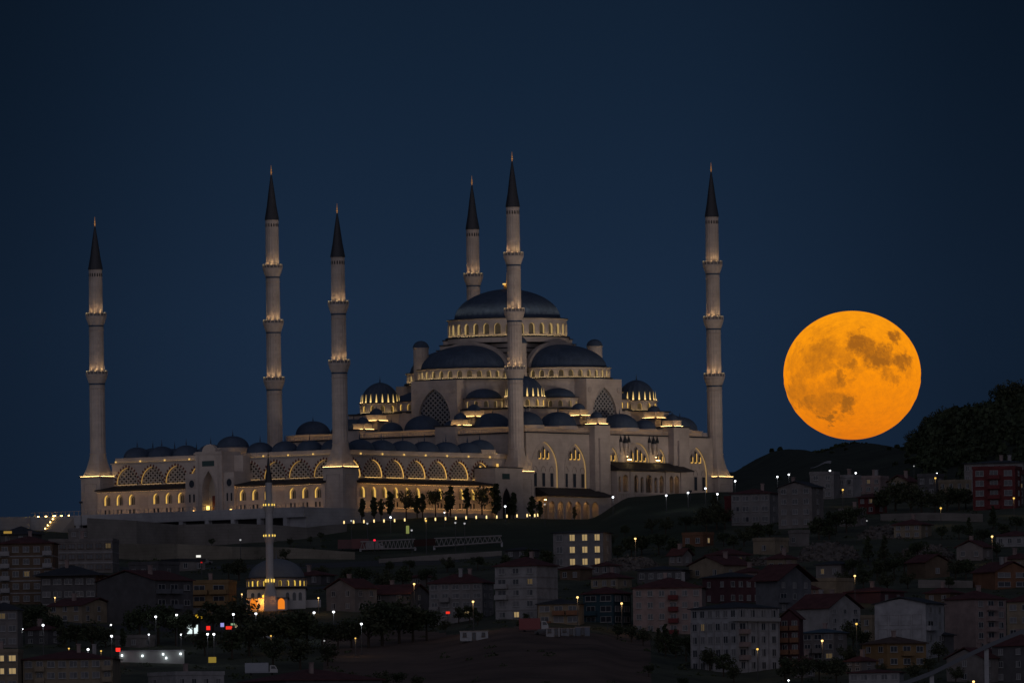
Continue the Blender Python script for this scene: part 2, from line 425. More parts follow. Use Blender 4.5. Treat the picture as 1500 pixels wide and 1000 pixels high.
# main drum and dome
drum('main_drum', UC, VC, 18.3, 57.6, 62.6, 32, M, ww=.56, depth=.9, strip=L_DRUM)
b = MB(); dome(b, UC, VC, 16.3, 63.2, 9.5, 128, rib=.006, k=16, point=.10); md = obj('main_dome', b, LEAD, M)
b = MB(); finial(b, UC, VC, 72.6, 5.2); b.lathe([(.2, 72.4), (1.1, 72.9), (1.15, 73.5), (.3, 74.2)], 12, UC, VC); obj('finial', b, GOLD, md)
b = MB()
for i in range(6):
    a = i * 1.047; b.cbox(UC + 1.0 * math.cos(a), VC + 1.0 * math.sin(a), .22, .22, 74.0, 74.35)
obj('crown_lamp', b, emis('crown_lamp', (1, .6, .15), 1.3), md)
# round ledge and stepped square base
b = MB(); b.lathe([(18.9, 55.6), (18.9, 57.1), (17, 57.15)], 48, UC, VC)
obj('drum_base', b, STONE, M)
for k in range(9):
    w = 14.2 + .72 * k; zt = 57.0 - 1.55 * k - .3
    b = MB(); b.cbox(UC, VC, w, w, zt - 2.2, zt); st = obj('stepped_tier', b, STONE, M)
    b = MB(); b.cbox(UC, VC, w + .22, w + .22, zt + .01, zt + .34); obj('roof_edge', b, EDGE, st)
b = MB(); b.cbox(UC, VC, 20, 20, 26, 43.6); obj('central_block', b, STONE, M)
DIRS = [((-1, 0), (0, 1)), ((0, -1), (1, 0)), ((1, 0), (0, 1)), ((0, 1), (1, 0))]   # outward, along
def ST(k, s, t): (du, dv), (eu, ev) = DIRS[k]; return UC + du * s + eu * t, VC + dv * s + ev * t
for k in range(4):
    (du, dv), _ = DIRS[k]; ac = math.atan2(dv, du); cx, cy = ST(k, 20, 0)
    vis = k < 2
    drum('semi_dome_drum', cx, cy, 15.5, 44.2, 46.9, 16, M, ac - R_(90), ac + R_(90), ww=.52, depth=.7, sep=vis, wn='semi_dome_window', top=.86)
    b = MB(); dome(b, cx, cy, 14.5, 47.3, 7.5, 60, ac - R_(90), ac + R_(90), k=12, point=.04); obj('semi_dome', b, LEAD, M)
    b = MB(); b.lathe([(15.4, 26), (15.4, 43.74)], 32, cx, cy, ac - R_(90), ac + R_(90)); b.lathe([(15.4, 43.7), (.01, 43.75)], 32, cx, cy, ac - R_(90), ac + R_(90)); obj('apse_wall', b, STONE, M)
    # great arch in front of the stepped tiers
    b = MB(); N = 28; pr = []
    for i in range(N + 1):
        t = math.pi * i / N; pr.append((math.cos(t), math.sin(t)))
    for (c0, s0), (c1, s1) in zip(pr, pr[1:]):
        q = []
        for s_, (c_, sn) in ((18.6, (c0, s0)), (18.6, (c1, s1)), (20.2, (c1, s1)), (20.2, (c0, s0))):
            for rr, hh in ((14.2, 7.2), (15.6, 8.7)):
                x, y = ST(k, s_, rr * c_); q.append((x, y, 47.0 + hh * sn))
        b.add(q, [(1, 3, 5, 7), (4, 5, 7, 6), (0, 2, 3, 1)])
    obj('great_arch', b, STONE, M)
    # projecting tympanum block with big lattice window
    if k == 0: mp = lambda x, y, z: (UC - 37.2 + y, VC - x, z)
    elif k == 1: mp = lambda x, y, z: (UC + x, VC - 37.2 + y, z)
    elif k == 2: mp = lambda x, y, z: (UC + 37.2 - y, VC + x, z)
    else: mp = lambda x, y, z: (UC - x, VC + 37.2 - y, z)
    b = MB(); o = bay(b, -8.9, 8.9, 26, 43.6, 0, 12.4, 26.5, 31.6, 41.0, .9, mp, 18, True)
    arch_band(b, o, .35, -.12, mp)
    for sx in (-1, 1):
        b.add([mp(sx * 8.9, 0, 26), mp(sx * 8.9, 20, 26), mp(sx * 8.9, 20, 43.6), mp(sx * 8.9, 0, 43.6)], [(0, 1, 2, 3)])
    b.add([mp(-8.9, 0, 43.6), mp(8.9, 0, 43.6), mp(8.9, 17, 43.6), mp(-8.9, 17, 43.6)], [(0, 1, 2, 3)])
    for sx in (-1, 1):   # round stone medallions
        c = mp(sx * 7.3, 0, 40.2)
        vs = [mp(sx * 7.3 + .9 * math.cos(i * .524), -.15, 40.2 + .9 * math.sin(i * .524)) for i in range(12)] + [mp(sx * 7.3 + .9 * math.cos(i * .524), 0, 40.2 + .9 * math.sin(i * .524)) for i in range(12)]
        b.add(vs, [tuple(range(12))] + [(i, (i + 1) % 12, 12 + (i + 1) % 12, 12 + i) for i in range(12)], 1)
    w_ = obj('tympanum_wall', b, [STONE, STONE_D], M)
    g = MB(); panel(g, o, .85, mp); gp = obj('great_window', g, GLASSD, w_)
    if vis: g = MB(); lattice(g, o, 1.8, .38, .55, .7, mp); obj('lattice_screen', g, mat('window_lattice', (.30, .29, .29), .8), w_)
    # exedras
    for sx in (-1, 1):
        cx, cy = ST(k, 29.2, 13 * sx)
        drum('exedra_drum', cx, cy, 6.1, 34.7, 37.3, 12, M, ww=.42, depth=.5, strip=None, arch=L_ARCH if sx == 1 else L_ARCHD, top=.84, wn='exedra_window')
        b = MB(); dome(b, cx, cy, 5.5, 37.7, 3.1, 40, k=8); obj('exedra_dome', b, LEAD, M)
        b = MB(); b.lathe([(6.6, 26), (6.6, 34.4), (5, 34.45)], 24, cx, cy); obj('exedra_wall', b, STONE, M)
        # weight towers with lit square drums
        for s_, zb, hw in ((41.8, 31.8, 2.15), (48.6, 29.0, 2.1)):
            cx, cy = ST(k, s_, 19.0 * sx)
            t = MB(); t.cbox(cx, cy, hw - .6, hw - .6, 25, zb - .3); t.cbox(cx, cy, hw, hw, zb + .05, zb + 1.55)
            t.cbox(cx, cy, hw + .18, hw + .18, zb + 1.55, zb + 1.8)
            t_ = obj('weight_tower', t, STONE, M)
            t = MB(); t.cbox(cx, cy, hw + .75, hw + .75, zb - .3, zb); obj('roof_edge', t, EDGE, t_)
            t = MB(); dome(t, cx, cy, hw - .1, zb + 1.85, 1.95, 24, k=7); finial(t, cx, cy, zb + 3.7, .9); obj('dome_cap', t, LEAD, t_)
            t = MB()
            for q in (-1, 1):
                t.box(cx - hw, cx + hw, cy + q * (hw + .6) - .07, cy + q * (hw + .6) + .07, zb + .02, zb + .05); t.box(cx + q * (hw + .6) - .07, cx + q * (hw + .6) + .07, cy - hw, cy + hw, zb + .02, zb + .05)
            obj('light_strip', t, L_STRIP, t_)
        (du, dv), (eu, ev) = DIRS[k]
        x0, y0 = ST(k, 34, 19 * sx); x1, y1 = ST(k, 50, 19 * sx)
        b = MB(); e_ = 2.0
        b.box(min(x0, x1) - (e_ if du == 0 else 0), max(x0, x1) + (e_ if du == 0 else 0), min(y0, y1) - (e_ if dv == 0 else 0), max(y0, y1) + (e_ if dv == 0 else 0), 25.6, 28.6)
        obj('buttress_wall', b, STONE, M)
    # corner turrets and ribbed corner domes
    sx, sy = ((-1, 1), (1, -1), (-1, -1), (1, 1))[k]
    cx, cy = UC + sx * 19.1, VC + sy * 19.1
    b = MB(); b.lathe([(2.35, 43), (2.35, 54.4), (2.6, 54.5), (2.6, 54.7), (1, 54.75)], 16, cx, cy); t_ = obj('corner_turret', b, STONE, M)
    b = MB(); dome(b, cx, cy, 2.5, 54.7, 2.2, 24, k=7); obj('dome_cap', b, LEAD, t_)
    cx, cy = UC + sx * 28.2, VC + sy * 28.2
    dd = drum('corner_drum', cx, cy, 6.15, 34.7, 37.3, 12, M, ww=.4, depth=.5, strip=L_DRUM, arch=L_ARCH, sep=vis or k == 2, top=.84, wn='corner_drum_window')
    b = MB(); dome(b, cx, cy, 5.75, 37.8, 6.4, 40, k=12, rib=.035, point=.12); finial(b, cx, cy, 44.0, 2.2); cdm = obj('corner_dome', b, LEAD, M)
    g = MB(); fl = MB()
    for i in range(20):
        a = 2 * math.pi * (i + .5) / 20; x, y = cx + 6.12 * math.cos(a), cy + 6.12 * math.sin(a)
        g.cbox(x, y, .13, .13, 37.9, 38.05)
        # flame-shaped lamplight on the dome put in as glowing slips between the ribs
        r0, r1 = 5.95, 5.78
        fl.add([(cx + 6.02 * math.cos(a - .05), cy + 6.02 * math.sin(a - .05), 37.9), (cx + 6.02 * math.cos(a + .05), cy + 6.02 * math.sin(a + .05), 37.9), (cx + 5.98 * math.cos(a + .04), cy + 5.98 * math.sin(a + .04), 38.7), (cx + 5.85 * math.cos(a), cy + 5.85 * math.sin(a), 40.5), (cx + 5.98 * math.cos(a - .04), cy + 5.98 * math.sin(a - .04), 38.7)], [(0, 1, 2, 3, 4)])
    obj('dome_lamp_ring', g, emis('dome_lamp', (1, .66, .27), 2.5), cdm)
    obj('dome_lamp_streaks', fl, mat('lamp_streak', (.6, .5, .3), .4, emit=(1, .66, .2), es=.75), cdm)
# middle tier
for w, z0, z1 in ((35.2, 25, 34.0),):
    b = MB(); b.cbox(UC, VC, w, w, z0, z1); o = obj('middle_tier', b, STONE, M)
    b = MB(); b.cbox(UC, VC, w + .5, w + .5, z1 + .0, z1 + .4); obj('roof_edge', b, EDGE, o)

# hall body  u 3..97, v -1.5..95
HU0, HU1, HV0, HV1, HZ = 3.0, 97.0, -1.5, 95.3, 25.7
b = MB(); mp = mpR(HV0)
NICHE = []
def hallbay(x0, x1, cx, w, sill, zs, zt, dep=.55, pt=True, n=16):
    o = bay(b, x0, x1, -6, HZ, cx, w, sill, zs, zt, dep, mp, n, pt); NICHE.append((o, dep)); return o
o1 = hallbay(HU0, 19.8, 12.0, 13.0, 9.0, 14.5, 23.2)
o2 = hallbay(19.8, 34.2, 27.4, 10.6, 9.0, 14.5, 22.8)
b.add([mp(34.2, 0, -6), mp(42.4, 0, -6), mp(42.4, 0, HZ), mp(34.2, 0, HZ)], [(0, 1, 2, 3)])
o3 = hallbay(42.4, 50.6, 46.2, 5.0, 17.0, 18.0, 21.9)
o4 = hallbay(50.6, 66.0, 58.4, 12.6, 17.0, 17.4, 23.6)
o5 = hallbay(66.0, 74.1, 70.2, 5.0, 17.0, 18.0, 21.9)
b.add([mp(74.1, 0, -6), mp(82.4, 0, -6), mp(82.4, 0, HZ), mp(74.1, 0, HZ)], [(0, 1, 2, 3)])
o6 = hallbay(82.4, HU1, 88.6, 10.6, 8.6, 14.4, 22.8)
for o in (o1, o2, o6, o3, o4, o5): arch_band(b, o, .3, -.14, mp)
# other sides and roof
b.add([(HU0, HV0, -6), (HU0, HV1, -6), (HU0, HV1, HZ), (HU0, HV0, HZ)], [(0, 1, 2, 3)])
b.add([(HU1, HV0, -6), (HU1, HV1, -6), (HU1, HV1, HZ), (HU1, HV0, HZ)], [(0, 1, 2, 3)])
b.add([(HU0, HV1, -6), (HU1, HV1, -6), (HU1, HV1, HZ), (HU0, HV1, HZ)], [(0, 1, 2, 3)])
b.add([(HU0, HV0, HZ), (HU1, HV0, HZ), (HU1, HV1, HZ), (HU0, HV1, HZ)], [(0, 1, 2, 3)])
HALL = obj('prayer_hall', b, STONE, M)
for o, dep in NICHE:   # recessed panel with its lamplit far reveal put in as a glowing line
    g = MB(); panel(g, o, dep, mp)
    for (a, za), (c, zc) in zip(o, o[1:]):
        if (a + c) / 2 >= (o[0][0] + o[-1][0]) / 2 - .3:
            g.add([mp(a - .04, .08, za - .05), mp(c - .04, .08, zc - .05), mp(c - .04, .5, zc - .05), mp(a - .04, .5, za - .05)], [(0, 1, 2, 3)], 1)
    obj('recessed_arch', g, [STONE, emis('arch_line', (1.0, .62, .24), .30)], HALL)
def small_windows(cx, zs_list, y, mp, par, lit=True):
    """group of tall narrow pointed windows"""
    for dx, w, sill, zt in zs_list:
        o = [(cx + dx - w / 2, sill)] + [(cx + dx + x, z) for x, z in arch_pts(w, zt - w, zt, 8, True)] + [(cx + dx + w / 2, sill)]
        bb = MB(); panel(bb, o, y - .03, mp); arch_band(bb, o, .14, y - .32, (lambda x, yy, z, q=mp, y0=y: q(x, yy if yy else y0 - .02, z)), 1)
        wo = obj('pointed_window', bb, [GLASSD, STONE_D], par)
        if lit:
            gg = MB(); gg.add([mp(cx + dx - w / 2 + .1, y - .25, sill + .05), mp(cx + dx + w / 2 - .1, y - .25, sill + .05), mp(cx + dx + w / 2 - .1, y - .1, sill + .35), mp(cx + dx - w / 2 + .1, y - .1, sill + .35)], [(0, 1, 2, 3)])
            strip_on_reveal(gg, [p for p in o if p[0] > cx + dx - .05], y - .32, y - .06, mp, .08)  # window reveal and sill made emissive as if lamplit
            obj('reveal_glow', gg, emis('hall_window_glow', (1.0, .56, .13), .75), wo)
for cx in (12.0, 27.4, 88.6):
    small_windows(cx, [(-2.0, 1.3, 17.8, 20.6), (0, 1.3, 17.8, 21.7), (2.0, 1.3, 17.8, 20.6)], .55, mp, HALL)
    for dx in (-4.1, 0, 4.1):
        z0 = 9.3
        bb = MB(); yy = .5
        ddx = dx if cx > 12.5 or dx > -4 else dx
        x = cx + ddx
        f0 = [mp(x - .95, yy - .06, z0), mp(x + .95, yy - .06, z0), mp(x + .95, yy - .06, z0 + 4.5), mp(x - .95, yy - .06, z0 + 4.5)]
        f1 = [mp(x - .72, yy - .08, z0 + .2), mp(x + .72, yy - .08, z0 + .2), mp(x + .72, yy - .08, z0 + 4.3), mp(x - .72, yy - .08, z0 + 4.3)]
        bb.add(f0, [(0, 1, 2, 3)], 1); bb.add(f1, [(0, 1, 2, 3)], 0)
        o = [(x - 1, z0 + 4.8)] + [(x + q, z) for q, z in arch_pts(2.0, z0 + 4.9, z0 + 6.4, 8)] + [(x + 1, z0 + 4.8)]
        arch_band(bb, o, .12, yy - .12, (lambda x_, y_, z_, y0=yy: mp(x_, y_ if y_ else y0, z_)), 1)
        obj('rectangular_window', bb, [GLASSD, STONE_D], HALL)
    for dx in (-2, 2):
        bb = MB(); x = cx + dx; vs = [mp(x + .45 * math.cos(i * .785), .47, 16.6 + .6 * math.sin(i * .785)) for i in range(8)]
        bb.add(vs, [tuple(range(8))]); obj('rosette', bb, STONE_D, HALL)
small_windows(46.2, [(-.95, 1.2, 17.8, 20.4), (.95, 1.2, 17.8, 20.4)], .55, mp, HALL)
small_windows(70.2, [(-.95, 1.2, 17.8, 20.4), (.95, 1.2, 17.8, 20.4)], .55, mp, HALL)
small_windows(58.4, [(-4.2, 1.3, 17.8, 20.0), (-2.2, 1.4, 17.8, 21.4), (0, 1.5, 17.8, 22.4), (2.2, 1.4, 17.8, 21.4), (4.2, 1.3, 17.8, 20.0)], .55, mp, HALL)
# bird-house turrets on brackets
for cx in (52.0, 66.4):
    bb = MB()
    for dx, h_, w_ in ((-2.0, 22.6, .5), (0, 22.3, .75), (2.0, 22.6, .5)):
        x = cx + dx
        bb.lathe([(.05, h_ - 2.0 - w_), (w_ * .8, h_ - .4), (w_, h_), (w_, h_ + 1.0), (w_ * .8, h_ + 1.05)], 8, x, HV0 - w_ * .6)
        bb.lathe([(w_ * 1.1, h_ + 1.05), (w_ * 1.0, h_ + 1.7), (w_ * .4, h_ + 2.3 + w_ * .5), (.03, h_ + 2.8 + w_)], 8, x, HV0 - w_ * .6, m=1)
    bt = obj('bird_house_turret', bb, [STONE, EDGE], HALL)
    gg = MB(); gg.cbox(cx, HV0 - 2.0, .9, .12, 18.2, 18.35); gg.cbox(cx, HV0 - 1.2, .2, .1, 19.2, 19.3); obj('lamp', gg, emis('turret_lamp', (1, .66, .27), 14), bt)
# wall piers on right and left faces
for (x0, x1) in ((34.4, 42.2), (74.3, 82.2)):
    bb = MB(); bb.box(x0, x1, HV0 - 2.2, HV0 + 4.5, -6, 28.5); bb.box(x0 + 1.8, x1 - 1.8, HV0 - 2.9, HV0 - 2.2, -6, 24.5); pr_ = obj('wall_pier', bb, STONE, HALL)
    bb = MB(); bb.box(x0 - .3, x1 + .3, HV0 - 2.5, HV0 + 4.8, 28.5, 28.85); obj('roof_edge', bb, EDGE, pr_)
for v_ in (VC - 19, VC + 19):
    bb = MB(); bb.box(HU0 - 1.2, HU0 + 8, v_ - 4.0, v_ + 4.0, 14, 28.5); pr_ = obj('wall_pier', bb, STONE, HALL)
    bb = MB(); bb.box(HU0 - 1.5, HU0 + 8.3, v_ - 4.3, v_ + 4.3, 28.5, 28.85); obj('roof_edge', bb, EDGE, pr_)
# cornice + balustrade + attic with strip light
def balustrade(x0, x1, fn, z, par):
    e = MB(); q = lambda a, c, y0, y1, z0, z1, m=0: e.add([fn(a, y0, z0), fn(c, y0, z0), fn(c, y1, z0), fn(a, y1, z0), fn(a, y0, z1), fn(c, y0, z1), fn(c, y1, z1), fn(a, y1, z1)],
              [(0, 3, 2, 1), (4, 5, 6, 7), (0, 1, 5, 4), (1, 2, 6, 5), (2, 3, 7, 6), (3, 0, 4, 7)], m)
    q(x0, x1, -.45, .6, z + .01, z + .36, 1)
    q(x0, x1, -.1, .1, z + 1.35, z + 1.52)
    x = x0 + .2
    while x < x1: q(x, x + .22, -.08, .08, z + .36, z + 1.35); x += .62
    o = obj('balustrade', e, [STONE, EDGE], par)
    g = MB(); g.add([fn(x0 + .5, .75, z + .4), fn(x1 - .5, .75, z + .4), fn(x1 - .5, .9, z + .4), fn(x0 + .5, .9, z + .4)], [(0, 1, 2, 3)]); obj('light_strip', g, emis('roof_led', (1, .62, .22), 8), o)
    return o
for x0, x1 in ((HU0, 34.0), (42.6, 73.9), (82.6, HU1 - 3)): balustrade(x0, x1, mpR(HV0), HZ, HALL)
for v0, v1 in ((-1.5, VC - 23.2), (VC - 14.8, VC + 14.8), (VC + 23.2, 92)): balustrade(-v1, -v0, mpL(HU0), HZ, HALL)
b = MB(); b.box(HU0 + 2.2, HU1 - 2.5, HV0 + 2.2, HV1 - 2, HZ, 27.6); b.box(HU0 + 1.95, HU1 - 2.2, HV0 + 1.95, HV1 - 1.8, 27.6, 27.85); att = obj('attic', b, STONE, HALL)
# aisle domes
ad = [(-43, 0, 5.7), (-43, -27, 5.6), (-43, 27, 5.6), (-43, 12.3, 3.6), (-43, -12.3, 3.6), (-43, 43, 5.4), (-47, -43, 5.3),
      (0, -43, 5.7), (-31, -43, 5.7), (27, -43, 5.6), (12.3, -43, 3.6), (-12.3, -43, 3.6), (34.6, -40, 5.4), (34, 0, 5.6), (34, 27, 5.6), (34, -24, 5.2), (0, 42, 5.7), (27, 42, 5.6), (-27, 42, 5.6)]
for du, dv, r in ad:
    b = MB(); b.lathe([(r + .35, 27.2), (r + .35, 28.2), (r - .5, 28.3)], 24, UC + du, VC + dv); dr = obj('aisle_drum', b, STONE, HALL)
    b = MB(); dome(b, UC + du, VC + dv, r, 28.3, r * .78, 44, k=9); finial(b, UC + du, VC + dv, 28.3 + r * .78, 1.5); obj('aisle_dome', b, LEAD, dr)

# right porch: loggia with eave
def eave(x0, x1, fn, z0, z1, d0, d1, par, over=1.5):
    """sloping lean-to roof from wall (y=d1,z1) to edge (y=d0,z0)"""
    e = MB(); A = fn(x0 - over, d0, z0), fn(x1 + over, d0, z0), fn(x1, d1, z1), fn(x0, d1, z1)
    Bq = fn(x0 - over, d0, z0 - .4), fn(x1 + over, d0, z0 - .4), fn(x1, d1, z0 - .4), fn(x0, d1, z0 - .4)
    e.add(list(A) + list(Bq), [(0, 1, 2, 3), (4, 7, 6, 5), (0, 4, 5, 1), (1, 5, 6, 2), (3, 7, 4, 0)], 0)
    n = int((x1 - x0) / 1.2)
    for i in range(n + 1):
        x = x0 + (x1 - x0) * i / n; e.add([fn(x - .1, d0 + .1, z0 + .03), fn(x + .1, d0 + .1, z0 + .03), fn(x + .1, d1, z1 + .1), fn(x - .1, d1, z1 + .1)], [(0, 1, 2, 3)])
    # rafters
    for i in range(n + 1):
        x = x0 + (x1 - x0) * i / n
        e.add([fn(x - .12, d0 + .3, z0 - .42), fn(x + .12, d0 + .3, z0 - .42), fn(x + .12, d1, z0 - .9), fn(x - .12, d1, z0 - .9)], [(0, 1, 2, 3)], 1)
    return obj('eave_roof', e, [mat('dark_tile_roof', (.028, .026, .028), .7, noise=.3, nscale=.6, bump=.08), mat('rafter', (.10, .05, .03), .8)], par)
PV = HV0 - 4.5
b = MB(); mpp = mpR(PV); PO = []
spec = [(42.6, 44.6, 43.7, 1.3), (44.6, 48.6, 46.6, 2.6), (50.4, 53.6, 52.0, 2.2), (53.6, 56.2, 54.9, 1.6), (56.2, 60.6, 58.4, 3.2), (60.6, 63.2, 61.9, 1.6), (63.2, 66.4, 64.8, 2.2), (68.4, 71.0, 69.8, 2.1), (71.0, 74.2, 72.5, 2.5)]
for x0, x1, c, w in spec: PO.append(bay(b, x0, x1, -5, 14.6, c, w, 8.2, 12.2, 13.6 if w > 1.7 else 13.0, .7, mpp, 10, True))
for x0, x1 in ((48.6, 50.4), (66.4, 68.4), (74.2, 77.5)): b.box(x0, x1, PV - .35, PV + 4.4, -5, 14.6)
b.box(42.4, 42.6, PV, PV + 4.4, -5, 14.6)
b.add([mpp(42.4, -.3, 7.6), mpp(77.5, -.3, 7.6), mpp(77.5, -.3, 8.1), mpp(42.4, -.3, 8.1)], [(0, 1, 2, 3)])
for i in range(28):
    x = 43 + i * 1.2
    if not (48.4 < x < 50.6 or 66.2 < x < 68.6) and x < 74: b.box(x, x + .8, PV - .2, PV - .05, 6.2, 7.4)
pc = obj('porch', b, STONE, HALL)
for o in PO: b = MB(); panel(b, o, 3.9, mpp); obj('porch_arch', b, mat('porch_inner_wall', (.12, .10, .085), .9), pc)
eave(42.6, 77.5, mpR(PV), 15.2, 17.6, -1.8, 4.4, pc)
for c in (43.7, 46.6, 52, 58.4, 64.8, 69.8, 72.5):
    g = MB(); g.cbox(c, PV + 1.5, .5, .12, 13.9, 14.0); obj('lamp', g, emis('porch_lamp', (1, .60, .22), 16), pc)
# lower left portico under hall
b = MB(); mpq = mpR(HV0 - 4.6); PO = []
for i in range(6):
    c = 9.5 + i * 4.3; PO.append(bay(b, c - 2.15, c + 2.15, -6, 6.2, c, 3.2, -5.5, 3.2, 5.0, .6, mpq, 10, True))
b.box(33.15, 36.5, HV0 - 4.6, HV0, -6, 6.2); pc2 = obj('side_portico', b, STONE, HALL)
for o in PO: b = MB(); panel(b, o, 4.2, mpq); obj('portico_arch', b, STONE_D, pc2)
eave(7.2, 36.5, mpR(HV0 - 4.6), 6.8, 9.2, -1.6, 4.5, pc2)
for i in range(6):
    g = MB(); g.cbox(9.5 + i * 4.3, HV0 - 2.0, .4, .15, 5.3, 5.4); obj('lamp', g, emis('portico_lamp', (1, .55, .18), 30), pc2)

# ------------------------------------------------------------------ courtyard ranges
CU0 = -CT + 2.7; CV0 = 2.7; CZ = 17.4
COURT = None
b = MB(); mpr = mpR(CV0); mpl = mpL(CU0); LO = []
for i in range(7):
    c = -77.3 + i * 10.5
    LO.append((bay(b, c - 5.25, c + 5.25, 1, CZ, c, 9.0, 9.5, 11.4, 16.5, 1.3, mpr, 16, True), mpr))
b.add([mpr(-CT + 2.7, 0, 1), mpr(-82.55, 0, 1), mpr(-82.55, 0, CZ), mpr(-CT + 2.7, 0, CZ)], [(0, 1, 2, 3)])
b.add([mpr(-9.05, 0, 1), mpr(3.0, 0, 1), mpr(3.0, 0, CZ), mpr(-9.05, 0, CZ)], [(0, 1, 2, 3)])
for i in range(9):
    c = -(8.3 + i * 9.55)
    LO.append((bay(b, c - 4.775, c + 4.775, 1, CZ, c, 8.4, 9.5, 11.4, 16.4, 1.3, mpl, 16, True), mpl))
b.add([mpl(-90.6, 0, 1), mpl(-89.5, 0, 1), mpl(-89.5, 0, CZ), mpl(-90.6, 0, CZ)], [(0, 1, 2, 3)])
b.box(CU0 + 1.4, 3.0, CV0 + 1.4, CV0 + 9.5, 1, CZ - .1); b.box(CU0 + 1.4, CU0 + 10, CV0 + 9.5, 90.6, 1, CZ - .1)
b.box(CU0 + 10, 3, 81, 90.6, 1, CZ - .1); b.box(-7, 3, CV0 + 9.5, 81, 1, CZ - .1)
b.add([(CU0, CV0, CZ), (3, CV0, CZ), (3, CV0 + 1.4, CZ), (CU0, CV0 + 1.4, CZ)], [(0, 1, 2, 3)])
b.add([(CU0, CV0, CZ), (CU0 + 1.4, CV0, CZ), (CU0 + 1.4, 90.6, CZ), (CU0, 90.6, CZ)], [(0, 1, 2, 3)])
COURT = obj('courtyard_range', b, STONE, M)
LATM = mat('courtyard_lattice', (.46, .40, .34), .8)
for o, q in LO:
    dm = MB(); panel(dm, o, 1.28, q); lw = obj('lattice_window', dm, mat('lattice_backing', (.045, .032, .026), .9), COURT)
    lm = MB(); lattice(lm, o, 1.75, .46, .6, .75, q); obj('lattice_screen', lm, LATM, lw)
    vm = MB(); rr = o[1:-1]; fine = []
    # voussoirs
    A = arch_pts(o[-1][0] - o[0][0], 11.4, max(p[1] for p in o), 26, True); cxx = (o[0][0] + o[-1][0]) / 2
    fine = [(cxx + x, z) for x, z in A]
    arch_band(vm, fine, .75, -.1, q, [0, 1])
    obj('voussoirs', vm, [RED, CREAM], lw)
    g = MB(); far_right = q is mpr
    for (a, za), (c, zc) in zip(fine, fine[1:]):
        mid = (a + c) / 2
        if (mid > cxx - .2) if far_right else (mid < cxx + .2):
            k_ = -.05 if far_right else .05
            g.add([q(a + k_, .1, za - .05), q(c + k_, .1, zc - .05), q(c + k_, .42, zc - .05), q(a + k_, .42, za - .05)], [(0, 1, 2, 3)])
    ex = cxx + (1 if far_right else -1) * ((o[-1][0] - o[0][0]) / 2 + .2)
    g.add([q(ex - .4, -.5, 11.2), q(ex + .4, -.5, 11.2), q(ex + .4, -.3, 11.25), q(ex - .4, -.3, 11.25)], [(0, 1, 2, 3)])
    hw_ = (o[-1][0] - o[0][0]) / 2 - .4; lx = MB(); lx.add([q(cxx - hw_, -.10, 11.15), q(cxx + hw_, -.10, 11.15), q(cxx + hw_, .05, 11.2), q(cxx - hw_, .05, 11.2)], [(0, 1, 2, 3)]); obj('light_strip', lx, emis('lattice_foot_led', (1, .58, .17), 3.6) if far_right else emis('lattice_foot_led_dim', (1, .60, .22), 1.3), lw)
    obj('reveal_glow', g, emis('lattice_glow', (1.0, .56, .14), .8) if far_right else emis('lattice_glow_dim', (1.0, .56, .14), .42), lw)  # visible arch reveal made to glow as if lit by lamps
# cornice, parapet slabs, joint lamps, domes
b = MB(); b.box(CU0 - .35, 3, CV0 - .35, CV0 + .5, CZ + .01, CZ + .35); b.box(CU0 - .35, CU0 + .5, CV0 + .5, 90.9, CZ + .01, CZ + .35); obj('cornice', b, STONE_D, COURT)
b = MB(); b.box(CU0 - .1, 3, CV0 - .1, CV0 + 1, CZ + .36, CZ + .5); b.box(CU0 - .1, CU0 + 1, CV0 + 1, 90.9, CZ + .36, CZ + .5); obj('roof_edge', b, EDGE, COURT)
b = MB(); b.box(CU0 + .9, 3, CV0 + .9, CV0 + 9, CZ - .1, CZ + 1.9); b.box(CU0 + .9, CU0 + 9.2, CV0 + 9, 90, CZ - .1, CZ + 1.9); b.box(-6.8, 3, CV0 + 9, 81, CZ - .1, CZ + 1.9); b.box(CU0 + 9.2, 3, 81.2, 90, CZ - .1, CZ + 1.9)
pp = obj('parapet', b, STONE, COURT)
g = MB(); g.box(CU0 + 1, 2, CV0 + .35, CV0 + .45, CZ + .51, CZ + .53); g.box(CU0 + .35, CU0 + .45, CV0 + 1, 89, CZ + .51, CZ + .53); obj('light_strip', g, emis('parapet_led', (1, .60, .2), 1.9), pp)
g = MB()
for i in range(8): g.cbox(-82.4 + i * 10.5, CV0 + .55, .22, .12, CZ + .55, CZ + 1.1)
for i in range(10): g.cbox(CU0 + .55, 3.6 + i * 9.55, .12, .22, CZ + .55, CZ + 1.0)
obj('joint_lamp', g, emis('joint_lamp', (1, .62, .18), .8), pp)
def cdome(u, v, r=3.7, z=19.3, h=None, fin=2.2, par=COURT, nm='arcade_dome'):
    b = MB(); dome(b, u, v, r, z, h or r * .86, 36, k=8); finial(b, u, v, z + (h or r * .86), fin); return obj(nm, b, LEAD, par)
for i in range(8):
    u = -77.3 + i * 10.5
    if u < -12: cdome(u, CV0 + 5, 4.5, h=3.4); 
for i in range(9):
    v = 8.3 + i * 9.55
    if abs(v - 46.5) > 4: cdome(CU0 + 5, v, 4.2, h=3.3)
for i in range(8): cdome(-3, 16.3 + i * 9.55 if i < 8 else 0, 4.0, h=3.2) if abs(16.3 + i * 9.55 - 47) > 6 else None
for i in range(7): cdome(-69 + i * 10.5, 86, 4.2, h=3.3)
